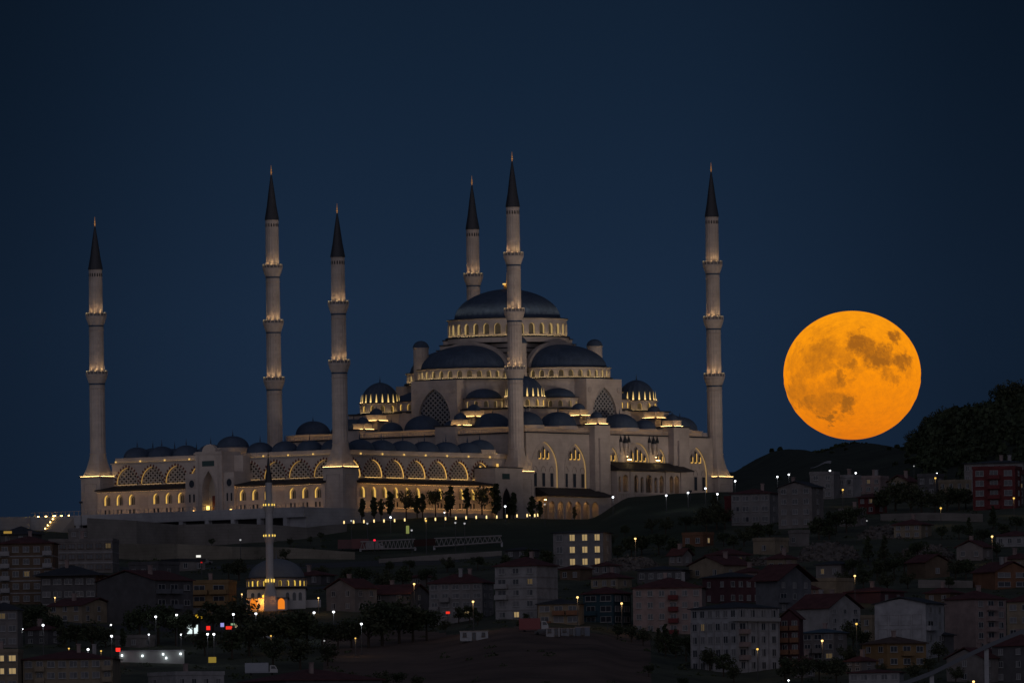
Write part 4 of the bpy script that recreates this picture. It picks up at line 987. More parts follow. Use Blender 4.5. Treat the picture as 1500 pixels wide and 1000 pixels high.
def building(xl, xc, xr, yt, yb, floors, wall, label, roof='hip', rm=None, rh=2.2, cols=(3, 2), cat='building', ww=1.3, wh=1.5, lit=(), balc=(), side_blank=False, D=None, asp=1.0, chim=1, frame=None, name='apartment_building', over=.6, skipw=0, band=None, wallb=None, group=None, pil=None, blank=False):
    """xl,xc,xr = left edge, nearest corner, right edge in the photo; yt = eave, yb = foot"""
    g = at(xc, yb) if D is None else P(xc, yb, D)
    D = g.y; k = D / F
    lat1, lat2 = (xc - xl) * k, (xr - xc) * k
    if lat1 < .5: th = R_(90) if False else 0; w1 = 0
    th = math.atan2(lat2 * asp, lat1) if lat1 > .5 and lat2 > .5 else (0.0001 if lat2 <= .5 else math.pi / 2 - .0001)
    w1 = lat1 / math.cos(th) if lat1 > .5 else 11; w2 = lat2 / math.sin(th) if lat2 > .5 else 11
    w1, w2 = min(w1, 60), min(w2, 60)
    Ht = ztop(yt, xc, D) - g.z
    t = thing(name, label, cat, g, -th if True else 0, group)
    # local frame: corner at origin, face 1 along -x at y=0 (normal -y), face 2 along +y at x=0 (normal +x)
    b = MB(); b.box(-w1, 0, 0, w2, -5, Ht)
    wm_ = wmat(wall); wob = obj('wall', b, [wm_], t)
    fh = Ht / floors
    if band:
        b = MB()
        for f in range(1, floors): b.box(-w1 - .08, .08, -.08, w2 + .08, f * fh - .2, f * fh + .1)
        obj('floor_band', b, wmat(band), t)
    if pil:
        b = MB(); nc = cols[0] or 1
        for c in range(nc + 1):
            x = -w1 + w1 * c / nc; b.box(max(-w1, x - .22), min(0, x + .22), -.28, -.01, 0, Ht - fh)
        for c in range(cols[1] + 1):
            y = w2 * c / max(1, cols[1]); b.box(.01, .28, max(0, y - .22), min(w2, y + .22), 0, Ht - fh)
        obj('pilasters', b, wmat(pil), t)
        b = MB(); b.box(.02, 1.0, -.9, w2 * .98, Ht - fh, Ht - fh + .9); b.box(-w1 * .1, .02, -.9, -.01, Ht - fh, Ht - fh + .9)
        for i in range(14): y = w2 * i / 14; b.box(.9, 1.0, y, y + .2, Ht - fh + .9, Ht - .1)
        obj('top_gallery', b, FRAME, t)
    if blank:
        for f in range(3):
            for c in range(4):
                b = MB(); x0, x1 = -w1 * (.94 - c * .225), -w1 * (.94 - c * .225 - .19); z0 = fh * (f + .45)
                for q in ((x0, x1, z0, z0 + .12), (x0, x1, z0 + fh * .72, z0 + fh * .72 + .12), (x0, x0 + .12, z0, z0 + fh * .72), (x1 - .12, x1, z0, z0 + fh * .72)): b.box(q[0], q[1], -.08, -.005, q[2], q[3])
                obj('wall_panel', b, wmat('lgrey'), t)
    rm = rm or ROOFR
    e = over
    if roof == 'hip':
        b = MB(); x0, x1, y0, y1 = -w1 - e, e, -e, w2 + e; m_ = min(x1 - x0, y1 - y0) / 2 * .96
        v = [(x0, y0, Ht + .02), (x1, y0, Ht + .02), (x1, y1, Ht + .02), (x0, y1, Ht + .02), (x0, y0, Ht + .22), (x1, y0, Ht + .22), (x1, y1, Ht + .22), (x0, y1, Ht + .22),
             (x0 + m_, y0 + m_, Ht + rh), (x1 - m_, y0 + m_, Ht + rh), (x1 - m_, y1 - m_, Ht + rh), (x0 + m_, y1 - m_, Ht + rh)]
        b.add(v, [(0, 3, 2, 1), (0, 1, 5, 4), (1, 2, 6, 5), (2, 3, 7, 6), (3, 0, 4, 7), (4, 5, 9, 8), (5, 6, 10, 9), (6, 7, 11, 10), (7, 4, 8, 11), (8, 9, 10, 11)])
        ro = obj('roof', b, rm, t)
    elif roof in ('gable1', 'gable2'):   # gable end on face 1 or on face 2
        b = MB()
        if roof == 'gable1':
            xm = -w1 / 2; v = [(-w1 - e, -e, Ht - .25), (xm, -e, Ht + rh), (e, -e, Ht - .25), (-w1 - e, w2 + e, Ht - .25), (xm, w2 + e, Ht + rh), (e, w2 + e, Ht - .25)]
            gb = MB(); gb.add([(-w1, .0, Ht), (0, .0, Ht), (xm, .0, Ht + rh - .35), (-w1, w2, Ht), (0, w2, Ht), (xm, w2, Ht + rh - .35)], [(0, 1, 2), (3, 5, 4), (0, 2, 5, 3), (1, 4, 5, 2)])
        else:
            ym = w2 / 2; v = [(e, -e, Ht - .25), (e, ym, Ht + rh), (e, w2 + e, Ht - .25), (-w1 - e, -e, Ht - .25), (-w1 - e, ym, Ht + rh), (-w1 - e, w2 + e, Ht - .25)]
            gb = MB(); gb.add([(0, 0, Ht), (0, w2, Ht), (0, ym, Ht + rh - .35), (-w1, 0, Ht), (-w1, w2, Ht), (-w1, ym, Ht + rh - .35)], [(0, 1, 2), (3, 5, 4), (0, 3, 5, 2), (1, 2, 5, 4)])
        v2 = [(x, y, z + .2) for x, y, z in v]
        b.add(v + v2, [(6, 7, 10, 9), (7, 8, 11, 10), (0, 1, 7, 6), (1, 2, 8, 7), (3, 9, 10, 4), (4, 10, 11, 5), (0, 6, 9, 3), (2, 5, 11, 8), (0, 3, 4, 1), (1, 4, 5, 2)])
        ro = obj('roof', b, rm, t); obj('gable', gb, wm_, wob)
    else:
        b = MB(); b.box(-w1 - .15, .15, -.15, w2 + .15, Ht + .01, Ht + .25); b.box(-w1 - .15, .15, -.15, .05, Ht + .25, Ht + .9); b.box(-.05, .15, .05, w2 + .15, Ht + .25, Ht + .9)
        ro = obj('roof', b, [wm_ if rm is ROOFR else rm], t)
    for i in range(chim):
        cx, cy = -w1 * BR.uniform(.25, .75), w2 * BR.uniform(.3, .7); b = MB(); zz = Ht + (rh * .45 if roof != 'flat' else .2)
        b.cbox(cx, cy, .45, .4, zz, zz + rh * .5 + 1.3); b.cbox(cx, cy, .55, .5, zz + rh * .5 + 1.3, zz + rh * .5 + 1.5); obj('chimney', b, wmat('lgrey' if i % 2 else 'pink'), ro)
    fr = frame or FRAME
    idx = 0
    for face, (wd, nc) in enumerate(((w1, cols[0]), (w2, cols[1]))):
        if nc <= 0 or (face == 1 and side_blank): continue
        if wd < 3 or (face == 0 and lat1 < .5) or (face == 1 and lat2 < .5): continue
        for f in range(skipw, floors):
            for c in range(nc):
                z = f * fh + fh * .32; p = wd * (c + .5) / nc; key = (face, floors - 1 - f, c)
                w_ = min(ww, wd / nc * .72); hh = min(wh, fh * .56)
                kind = 3 if key in lit else (4 if BR.random() < .02 else BR.choice([0, 0, 1, 2, 0, 2, 1]))
                if key in balc or (face, 'all', c) in balc:
                    bx = MB(); hw = wd / nc * .44
                    bx.box(-hw, hw, -1.25, 0, -.95, -.75); bx.box(-hw, hw, -1.25, -1.12, -.75, .25); bx.box(-hw, -hw + .1, -1.12, 0, -.75, .25); bx.box(hw - .1, hw, -1.12, 0, -.75, .25)
                    bo = obj('balcony', bx, wmat(wallb or wall), t); kind = kind if kind == 3 else 0; w_ = hw * 1.3
                else: bo = None
                wo = obj('window', win_mesh(w_, hh, fr, kind), None, t)
                if face == 0: wo.location = (-wd + p, 0, z)
                else: wo.location = (0, p, z); wo.rotation_euler = (0, 0, R_(90))
                if bo: bo.location = wo.location; bo.rotation_euler = wo.rotation_euler
    return t, w1, w2, Ht
def BB(*a, **k): return building(*a, **k)
# lower left
BB(0, 78, 84, 795, 885, 5, 'brown', 'brown five-storey apartment block with white balcony fronts at the left edge', cols=(5, 0), band='lgrey', balc=[(0, 'all', 0), (0, 'all', 4)], wallb='lgrey', ww=1.7, rh=2.2)
BB(72, 165, 172, 792, 838, 3, 'conc', 'unfinished bare concrete frame building beside the brown block', 'flat', cols=(7, 0), band='lgrey', ww=2.2, chim=2, rh=3, frame=FRAMEB)
BB(100, 132, 138, 777, 800, 2, 'conc', 'small bare concrete stair block showing above the unfinished frame building', 'flat', cols=(2, 0), chim=0)
BB(60, 141, 150, 842, 897, 3, 'dgrey', 'dark villa with a deep overhanging roof and a white bay window', rm=ROOFD, rh=3, cols=(5, 1), ww=2.2, over=2, frame=FRAME)
BB(141, 228, 282, 848, 915, 3, 'dgrey', 'large house with a windowless dark side and a red roof over a bluish front', 'gable1', rh=2.6, cols=(0, 3), ww=2.4, balc=[(1, 'all', 0), (1, 'all', 1)], wallb='blue', asp=1.3)
BB(70, 120, 168, 885, 912, 2, 'tan', 'small tan house with a low gable under the orange street lamp', 'gable2', rh=1.8, cols=(3, 3), asp=.7)
BB(278, 335, 346, 853, 902, 3, 'yellow', 'ochre three-storey building with wide balconies left of the small mosque', 'flat', cols=(2, 0), ww=4, band='orange', balc=[(0, 0, 0), (0, 0, 1), (0, 1, 0), (0, 1, 1)], lit=(), chim=1)
BB(-20, 26, 32, 893, 948, 3, 'conc', 'grey house cut by the left edge of the picture below the brown block', rm=ROOFD, cols=(3, 0), ww=2)
BB(-25, 27, 33, 955, 1030, 4, 'tan', 'tower block at the lower left corner with yellow lit windows', 'flat', cols=(3, 0), lit=[(0, 0, 1), (0, 1, 1), (0, 0, 2), (0, 1, 2)], ww=2.2)
BB(34, 166, 174, 964, 1030, 4, 'tan', 'wide tan apartment block with a long red roof at the bottom left', cols=(8, 0), balc=[(0, 'all', 7), (0, 'all', 1)], ww=1.8, rh=2.4, chim=2)
BB(216, 258, 328, 988, 1030, 2, 'lgrey', 'flat-roofed pale house at the bottom edge below the lit white wall', 'flat', cols=(2, 4), chim=1)
BB(350, 420, 560, 996, 1040, 2, 'dgrey', 'long low house with a red roof at the bottom edge left of the bare slope', rh=3, cols=(0, 5))
BB(478, 520, 552, 860, 896, 2, 'conc', 'low gabled house right of the small mosque', 'gable1', rh=2.5, cols=(2, 2))
BB(540, 600, 628, 868, 896, 2, 'dgrey', 'dim low house beside the grey block with a white gable edge', 'gable2', rh=2.4, cols=(2, 1))
# lower centre
BB(629, 707, 723, 853, 905, 4, 'grey', 'grey four-storey block with an orange lit ground floor and red roof', rh=2.6, cols=(5, 2), ww=1.9, chim=3, balc=[(0, 1, 1), (0, 2, 0)], lit=[(0, 3, 3)], asp=1.3)
BB(726, 787, 818, 828, 908, 5, 'lgrey', 'pale five-storey block with a windowless right side and shop front', rh=2.6, cols=(3, 0), ww=1.8, band='grey', balc=[(0, 1, 0), (0, 2, 0)], chim=1, lit=[(0, 4, 1)])
BB(811, 884, 897, 779, 832, 3, 'grey', 'grey block with three rows of yellow lit windows below the hilltop lawn', 'hip', rm=ROOFD, rh=.9, cols=(4, 1), lit=[(0, 0, 1), (0, 0, 2), (0, 0, 3), (0, 1, 1), (0, 1, 2), (0, 1, 3), (0, 2, 1), (0, 2, 2), (0, 2, 3)], ww=1.8, wh=1.9, chim=0)
BB(788, 849, 856, 884, 915, 2, 'tan', 'low two-storey house with long balconies and a dark roof', rm=ROOFD, rh=1.6, cols=(3, 0), balc=[(0, 0, 1), (0, 0, 2), (0, 1, 0)], ww=3, wallb='orange', chim=0)
BB(855, 899, 925, 869, 915, 3, 'teal', 'dark teal three-storey house with a brownish side and red roof', rh=2, cols=(2, 2), ww=3.2, balc=[(0, 1, 0), (0, 2, 0)], chim=0, asp=.9)
BB(928, 1029, 1036, 860, 928, 4, 'pink', 'long pinkish apartment block with a red hipped roof', rh=3, cols=(6, 0), ww=1.4, balc=[(0, 'all', 3)], wallb='red', frame=FRAME, chim=2, band=None)
BB(1014, 1081, 1143, 890, 985, 5, 'white', 'big white five-storey block with glazed top gallery, in front on the right slope', rm=ROOFD, rh=1.8, cols=(6, 4), ww=1.5, wh=1.9, balc=[(1, 1, 0), (1, 2, 0), (1, 3, 0)], wallb='pink', chim=0, pil='lgrey')
BB(1143, 1172, 1178, 905, 975, 4, 'burg', 'narrow brick-red building with curved balconies joined to the white block', 'gable1', rh=2.4, cols=(2, 0), ww=2, balc=[(0, 'all', 0), (0, 'all', 1)], wallb='orange', chim=0)
BB(1030, 1068, 1115, 845, 885, 2, 'burg', 'house with a burgundy upper floor behind the white block', rm=ROOFD, rh=1.6, cols=(2, 4), chim=0)
BB(1108, 1140, 1190, 849, 898, 3, 'blue', 'bluish gabled house under a broad red roof', 'gable2', rh=4.2, asp=.55, cols=(0, 3), over=1.4, balc=[(1, 1, 0)])
BB(1163, 1215, 1262, 889, 930, 3, 'lgrey', 'pale house with a white-edged gable and red roof, right of centre', 'gable2', rh=3.6, cols=(0, 3), over=.8, chim=2, balc=[(1, 1, 2)])
BB(1176, 1222, 1242, 926, 968, 3, 'conc', 'concrete house with a blue metal roof beside the street lamp', rm=ROOFB, rh=1.2, cols=(3, 1), ww=2.2, balc=[(0, 1, 0), (0, 1, 1)])
BB(1283, 1357, 1386, 882, 965, 4, 'white', 'large off-white block with panelled blank face and windows on the right', 'gable1', rh=1.5, rm=ROOFD, cols=(0, 2), ww=1.6, balc=[(1, 1, 0)], chim=0, blank=True)
BB(1386, 1430, 1476, 877, 955, 5, 'pink', 'dusky pink apartment block with a windowless left side', rh=2.4, cols=(0, 3), ww=1.7, balc=[(1, 'all', 1)], chim=1)
BB(1476, 1530, 1540, 880, 935, 3, 'tan', 'tan block cut off by the right edge beside the pink block', cols=(3, 0), ww=1.8)
BB(1265, 1300, 1358, 942, 978, 2, 'yellow', 'ochre villa with a low brown roof in front of the off-white block', rm=mat('brown_roof', (.08, .05, .04), .85, noise=.3, nscale=.5), rh=2, cols=(2, 3), ww=2, balc=[(1, 0, 1)], chim=1)
BB(1244, 1318, 1326, 984, 1015, 2, 'lgrey', 'small house with a white arcaded balcony at the bottom edge', rh=1, cols=(5, 0), ww=1.6, chim=0)
BB(1388, 1440, 1476, 962, 1000, 2, 'conc', 'rough concrete shed-like house with a red roof at the bottom right', 'gable1', rh=2.4, cols=(1, 2))
BB(1455, 1505, 1540, 945, 1000, 3, 'dgrey', 'dark house with a steep red roof in the lower right corner', rh=3, cols=(2, 0))
BB(1427, 1458, 1512, 836, 863, 2, 'orange', 'orange gabled house with a wide window near the right edge', 'gable2', rh=2.6, cols=(0, 2), ww=4, chim=2)
BB(1330, 1356, 1392, 822, 847, 1, 'brown', 'small brown gabled hut among trees on the right slope', 'gable2', rh=2, cols=(0, 1), chim=0, name='house', cat='house')
BB(1240, 1290, 1326, 866, 884, 1, 'burg', 'low red-brown house behind the off-white block', rh=1.6, cols=(0, 2), chim=1, name='house', cat='house')
BB(1180, 1225, 1252, 850, 878, 2, 'tan', 'flat tan house wall behind the white-edged gable house', 'flat', cols=(0, 0), chim=0, name='house', cat='house')
# middle slope
BB(934, 1000, 1012, 834, 852, 1, 'dgrey', 'long low shed with a flat dark roof above the pinkish block', 'hip', rm=ROOFD, rh=1.4, cols=(5, 0), chim=0, name='shed', cat='shed')
BB(1124, 1150, 1168, 818, 838, 1, 'tan', 'low tan house on the lower edge of the rubble slope', rh=1.8, cols=(2, 1), chim=1, name='house', cat='house')
BB(980, 1000, 1014, 812, 828, 1, 'conc', 'small grey house half hidden at the foot of the knoll', 'gable2', rh=1.8, cols=(2, 1), chim=1, name='house', cat='house')
BB(868, 892, 908, 828, 842, 1, 'conc', 'small grey hut just right of the lit grey block', rh=1.2, cols=(2, 1), chim=0, name='hut', cat='hut')
BB(1160, 1186, 1200, 862, 880, 2, 'pink', 'pinkish house behind the ridge of the broad red roof', rh=1.8, cols=(2, 1), chim=1)
BB(1298, 1330, 1344, 884, 900, 1, 'conc', 'flat grey roof-level hut peeping above the off-white block', 'flat', cols=(2, 1), chim=0, name='hut', cat='hut')
BB(1356, 1392, 1410, 868, 884, 1, 'brown', 'brown house between the garden wall and the pink block', rh=1.8, cols=(2, 1), chim=1, name='house', cat='house')
BB(1470, 1500, 1520, 818, 836, 1, 'tan', 'tan house at the right edge above the orange gabled one', rh=1.8, cols=(2, 1), chim=1, name='house', cat='house')
BB(1230, 1256, 1270, 748, 770, 2, 'conc', 'grey concrete house among pines under the red-brown-walled house', 'flat', cols=(2, 1), chim=1)
BB(1164, 1180, 1194, 968, 992, 2, 'conc', 'grey house at the foot of the brick-red balconies', rh=1.6, cols=(1, 1), chim=1)
BB(740, 772, 790, 805, 818, 1, 'dgrey', 'dark shed on the slope left of the lit grey block', rm=ROOFD, rh=1, cols=(2, 1), chim=0, name='shed', cat='shed')
BB(1078, 1100, 1120, 838, 852, 1, 'pink', 'small pink house wedged behind the burgundy-floored house', rh=1.6, cols=(2, 1), chim=1, name='house', cat='house')
BB(1196, 1222, 1240, 888, 905, 2, 'dgrey', 'dark house squeezed behind the white-edged gable', rh=2, cols=(2, 1), chim=1)
BB(1262, 1278, 1290, 905, 950, 3, 'tan', 'narrow tan block between the gabled house and the off-white block', 'flat', cols=(1, 1), chim=0)
BB(1366, 1384, 1398, 930, 960, 3, 'dgrey', 'thin dark house with balconies between the off-white and pink blocks', rm=ROOFD, rh=1, cols=(2, 0), balc=[(0, 0, 0), (0, 1, 0)], chim=0)
BB(1240, 1262, 1284, 968, 984, 2, 'conc', 'small concrete house behind the arcaded balcony house', rh=1.6, cols=(2, 1), chim=1)
BB(1040, 1062, 1080, 858, 876, 1, 'conc', 'grey lean-to beside the long pinkish block', 'flat', cols=(1, 1), chim=0, name='house', cat='house')
BB(600, 624, 636, 845, 858, 1, 'conc', 'small roadside hut behind the grey block on the dark slope', rh=1.2, cols=(1, 1), chim=0, name='hut', cat='hut')
BB(430, 470, 490, 842, 856, 1, 'dgrey', 'low dark house between the small dome and the slope road', rh=1.6, cols=(2, 1), chim=1, name='house', cat='house')
BB(866, 905, 926, 846, 862, 1, 'tan', 'low tan house peeping over the teal house roof', rh=1.8, cols=(3, 1), chim=1, name='house', cat='house')
BB(1196, 1232, 1252, 826, 846, 1, 'conc', 'small concrete house under the rubble slope with a dark roof', rm=ROOFD, rh=1.2, cols=(2, 1), chim=0, name='house', cat='house')
BB(1402, 1440, 1456, 800, 820, 1, 'conc', 'small grey house above the orange gabled one', 'gable1', rh=1.8, cols=(2, 1), chim=1, name='house', cat='house')
BB(1310, 1350, 1366, 768, 788, 2, 'tan', 'two-storey tan house on the rubble slope below the stone wall', rh=1.8, cols=(3, 1), chim=1, name='house', cat='house')
BB(168, 205, 226, 934, 948, 1, 'conc', 'low hut behind the lit white wall', 'flat', cols=(2, 1), chim=0, name='hut', cat='hut')
BB(36, 70, 90, 922, 944, 2, 'dgrey', 'dark small house among the park trees at the left', rh=1.6, cols=(2, 1), chim=1, name='house', cat='house')
BB(1000, 1030, 1046, 783, 800, 1, 'orange', 'small orange lit hut at the foot of the knoll', 'flat', cols=(2, 1), lit=[(1, 0, 0)], chim=0, name='house', cat='house')
BB(1010, 1060, 1102, 826, 848, 1, 'tan', 'low house with a triangular brown gable above the burgundy house', 'gable1', rh=2.4, cols=(2, 2), chim=1, name='house', cat='house')
BB(1036, 1070, 1100, 812, 828, 1, 'mauve', 'low mauve house with a red roof half hidden by bushes', rh=2, cols=(2, 1), chim=0, name='house', cat='house')
BB(1104, 1135, 1156, 791, 812, 1, 'tan', 'small flat tan hut with one dark window below the grey houses', 'flat', cols=(1, 1), chim=0, name='house', cat='house')
BB(1156, 1170, 1186, 780, 800, 1, 'conc', 'tiny concrete shed beside the rubble slope', 'flat', cols=(1, 0), chim=0, name='shed', cat='shed')
BB(820, 850, 868, 833, 850, 1, 'brown', 'low brown hut right below the lit grey block', rh=1.4, cols=(2, 0), chim=0, name='house', cat='house')
BB(1072, 1128, 1142, 722, 768, 3, 'grey', 'grey three-storey house with a row of white glazed windows by the last minaret', rh=1.6, cols=(4, 1), ww=1.9, chim=1)
BB(1062, 1070, 1080, 730, 762, 2, 'red', 'narrow red-painted wall end left of the grey three-storey house', 'flat', cols=(0, 0), chim=0, name='house', cat='house')
BB(1141, 1190, 1208, 712, 772, 4, 'conc', 'taller unpainted grey house with one pale lit window', 'gable1', rh=1.6, rm=ROOFD, cols=(3, 1), lit=(), ww=1.6)
BB(1187, 1222, 1231, 694, 730, 3, 'grey', 'grey flat-topped house behind the taller unpainted one', 'flat', cols=(2, 0), ww=1.5, chim=0)
BB(1228, 1250, 1262, 699, 728, 2, 'lgrey', 'pale narrow house under two white street lamps', 'flat', cols=(2, 0), chim=1)
BB(1255, 1290, 1303, 700, 722, 2, 'pink', 'low pinkish house with rooftop chimneys on the ridge road', 'flat', cols=(3, 0), chim=2)
BB(1302, 1330, 1345, 704, 724, 2, 'tan', 'low tan house in the middle of the ridge row', 'gable1', rh=1.8, cols=(2, 0), chim=1)
BB(1345, 1372, 1384, 697, 728, 2, 'dgrey', 'dark house by the orange lamp on the ridge row', 'flat', cols=(2, 1), chim=0)
BB(1258, 1282, 1300, 728, 752, 2, 'red', 'small house with a red-brown upper wall and white ground floor', rh=1.4, cols=(2, 1), chim=0)
BB(1376, 1400, 1424, 706, 730, 2, 'tan', 'tan house just left of the red apartment block', 'flat', cols=(2, 2), chim=0)
BB(1414, 1500, 1530, 677, 722, 3, 'grey', 'long pale building behind the red apartment block', rm=ROOFD, rh=1.2, cols=(9, 0), chim=2, ww=1.2)
BB(1426, 1488, 1500, 686, 744, 4, 'red', 'dark red four-storey block with white window bays near the right edge', 'flat', cols=(3, 1), ww=2.4, wh=2.0, balc=[(0, 'all', 1)], chim=0)
BB(1488, 1520, 1530, 694, 740, 4, 'dgrey', 'dark block cut off by the right edge beside the red one', cols=(2, 0), chim=0)
BB(1460, 1500, 1520, 784, 800, 1, 'lgrey', 'small white-walled house below a pine at the right edge', rh=1.6, cols=(3, 0), chim=0, name='house', cat='house')
BB(236, 262, 300, 822, 836, 1, 'conc', 'low roadside shed with a tilted grey roof behind the red-roofed house', 'flat', rm=ROOFD, cols=(2, 2), chim=0, name='shed', cat='shed')
BB(188, 232, 262, 826, 846, 1, 'dgrey', 'corrugated grey shed beside the road', 'flat', cols=(3, 1), chim=0, name='shed', cat='shed')
BB(0, 40, 60, 782, 796, 1, 'dgrey', 'dark low roof above the brown block at the far left', rm=ROOFD, rh=2.6, cols=(2, 0), chim=0, name='house', cat='house')

# ------------------------------------------------------------------ the small neighbourhood mosque
def small_mosque():
    D = at(405, 892).y; k = D / F; base = P(405, 892, D)
    zz = lambda y: ztop(y, 405, D) - base.z
    t = thing('neighbourhood_mosque', 'small white mosque with one grey dome and a ring of lit windows, lower left', 'mosque', base)
    wm_ = mat('white_render', (.44, .43, .43), .85, noise=.1, nscale=.3)
    R = 44.5 * k
    b = MB(); s = 45 * k / 1.05; b.cbox(0, R, s, R, -5, zz(862)); bd = obj('prayer_hall', b, wm_, t)
    b = MB(); b.cbox(0, R, s + .4, R + .4, zz(862), zz(860.5)); obj('roof_edge', b, EDGE, bd)
    mp = lambda x, y, z: (x, y, z)
    for x in (-6.3, -4.6, 3.0, 4.8, 6.4):
        b = MB(); o = [(x - .45, zz(879))] + [(x + q, z) for q, z in arch_pts(.9, zz(870), zz(867), 8)] + [(x + .45, zz(879))]
        panel(b, o, -.04, mp); obj('arched_window', b, GLASSD, bd)
    d = drum('dome_drum', 0, R, R * .985, zz(858.5), zz(847.5), 24, t, wn='drum_window', ww=.42, strip=None, arch=emis('small_mosque_glow', (1, .66, .10), .95), sep=True, depth=.6, top=.86, ledge=False)
    b = MB(); dome(b, 0, R, R * .93, zz(846.5), zz(816.5) - zz(846.5), 64, k=12, rib=.006); finial(b, 0, R, zz(816.5), 2); obj('dome', b, mat('grey_dome', (.15, .16, .18), .6, noise=.1, nscale=.4), t)
    b = MB(); b.cbox(9.6, R * .8, 2.2, 3.5, -5, zz(878)); b.cbox(-2.5, -2.4, 5.5, 2.3, -5, zz(876)); an = obj('annex', b, wm_, t)
    b = MB(); b.cbox(-2.5, -2.4, 6, 2.8, zz(876), zz(875)); obj('roof_edge', b, EDGE, an)
    # orange lit doorways
    for px in (372, 412.5):
        b = MB(); x = (px - 405) * k; o = [(x - .9, 0)] + [(x + q, z) for q, z in arch_pts(1.8, zz(882), zz(876), 8)] + [(x + .9, 0)]
        panel(b, o, -4.78, mp); obj('lit_doorway', b, emis('orange_door', (1.0, .26, .02), .85), an)
    for px in (387, 400.5):
        g = MB(); x = (px - 405) * k; g.sphere((x, -5.2, zz(873)), (.42, .42)); obj('lamp', g, emis('mosque_lamp', (1, .5, .05), 2.2), an)
        ld = bpy.data.lights.new('door_light', 'POINT'); ld.energy = 1100; ld.color = (1, .34, .05); ld.shadow_soft_size = .4
        lo = bpy.data.objects.new('door_light', ld); COL.objects.link(lo); lo.parent = an; lo.location = (x, -6.4, 2.2)
    m = thing('minaret', 'slim white minaret of the small mosque, two rings of yellow lamps on its balconies', 'minaret', P(396, 890, D - 5))
    zz = lambda y: ztop(y, 396, D - 5) - m.location.z
    sc = k
    b = MB(); b.cbox(0, 0, 9.0 * sc, 9.0 * sc, -4, zz(872)); 
    b.lathe([(10 * sc, zz(872)), (8.0 * sc, zz(864)), (5.8 * sc, zz(853)), (5.6 * sc, zz(796)), (5.5 * sc, zz(752)), (5.2 * sc, zz(744)), (5.0 * sc, zz(706))], 20, mod=lambda i, z: 1 - .03 * (i % 2))
    obj('shaft', b, wm_, m)
    for y1, r in ((783, 8.3), (738, 8.0)):
        b = MB(); b.lathe([(5.4 * sc, zz(y1 + 14)), (6.2 * sc, zz(y1 + 10)), (r * sc, zz(y1 + 4)), (r * sc, zz(y1 - 1)), (r * sc * .93, zz(y1 - 1)), (r * .93 * sc, zz(y1 + 3))], 16); bo = obj('balcony', b, wm_, m)
        g = MB()
        for i in range(10):
            a = 2 * math.pi * (i + .5) / 10; g.cbox((r + .2) * sc * math.cos(a), (r + .2) * sc * math.sin(a), .14, .14, zz(y1 + 2.2), zz(y1 - .6))
        obj('lamp', g, emis('minaret_yellow_lamp', (1, .66, .12), 1.2), bo)
    g = MB()
    for i in range(8):
        a = 2 * math.pi * (i + .5) / 8; g.cbox(6.5 * sc * math.cos(a), 6.5 * sc * math.sin(a), .16, .16, zz(852), zz(847.5))
    obj('lamp', g, emis('minaret_yellow_lamp', (1, .66, .12), 1.2), m)
    b = MB(); b.lathe([(5.6 * sc, zz(706)), (5.2 * sc, zz(704)), (2.6 * sc, zz(684)), (.5 * sc, zz(668))], 16); obj('cone_roof', b, mat('cone_lead', (.045, .047, .055), .5), m)
    b = MB(); finial(b, 0, 0, zz(668), 1.8); obj('finial', b, EDGE, m)
small_mosque()

# ------------------------------------------------------------------ trees
BARK = mat('bark', (.05, .038, .028), .95)
LEAFS = [mat('leaves_' + n_, c_, .8, noise=.4, nscale=1.2) for n_, c_ in (('dark', (.034, .046, .024)), ('mid', (.046, .062, .030)), ('olive', (.058, .064, .034)))]
def crown_mesh(seed, h, w, kind, nleaf=900, leaf=.34):
    r = random.Random(seed); b = MB(); lobes = []
    if kind == 'round':
        for i in range(13):
            a = r.uniform(0, 6.28); q = r.random() ** .6 * w * .34; z = h * r.uniform(.38, .84); lobes.append((q * math.cos(a), q * math.sin(a), z, w * r.uniform(.13, .24)))
    elif kind == 'column':
        for i in range(14):
            z = h * (.2 + .78 * i / 13); rr = w * .30 * (math.sin(math.pi * min(1, (.12 + .88 * (1 - i / 14)))) * .5 + .45 * (1 - i / 15)); a = r.uniform(0, 6.28); lobes.append((rr * .45 * math.cos(a), rr * .45 * math.sin(a), z, rr * r.uniform(.7, 1.15)))
    else:
        for i in range(12):
            z = h * (.18 + .76 * i / 12); rr = w * .42 * (1 - i / 12.6)
            for q in range(3): a = r.uniform(0, 6.28); lobes.append((rr * .6 * math.cos(a), rr * .6 * math.sin(a), z, rr * .45 + .2))
    for i in range(nleaf):
        x, y, z, q = lobes[i % len(lobes)]
        d = Vector((r.gauss(0, 1), r.gauss(0, 1), r.gauss(0, .8))).normalized() * q * r.random() ** .4
        c = Vector((x, y, z)) + d; n = Vector((r.gauss(0, 1), r.gauss(0, 1), r.gauss(0, 1))).normalized(); u = n.orthogonal().normalized(); v = n.cross(u); s = leaf * r.uniform(.6, 1.3)
        b.add([c - u * s, c + v * s * .7, c + u * s, c - v * s * .7], [(0, 1, 2, 3)], 0 if r.random() < .7 else 1)
    li = seed % 3; return mesh('crown', b, [LEAFS[li], LEAFS[(li + 1) % 3]]), lobes
def make_tree(seed, h, w, kind):
    t = bpy.data.objects.new('tree', None); cm, lobes = crown_mesh(seed, h, w, kind)
    b = MB(); r0 = .035 * h * (.7 if kind != 'round' else 1); b.tube((0, 0, -1), (0, 0, h * .45), r0, r0 * .6, 7); b.tube((0, 0, h * .45), (0, 0, h * .8), r0 * .6, .04, 6)
    for x, y, z, q in lobes[::3]: b.tube((0, 0, max(.2 * h, z - h * .22)), (x, y, z), r0 * .35, .04, 5)
    tm = mesh('trunk', b, BARK); return cm, tm
TV = {}
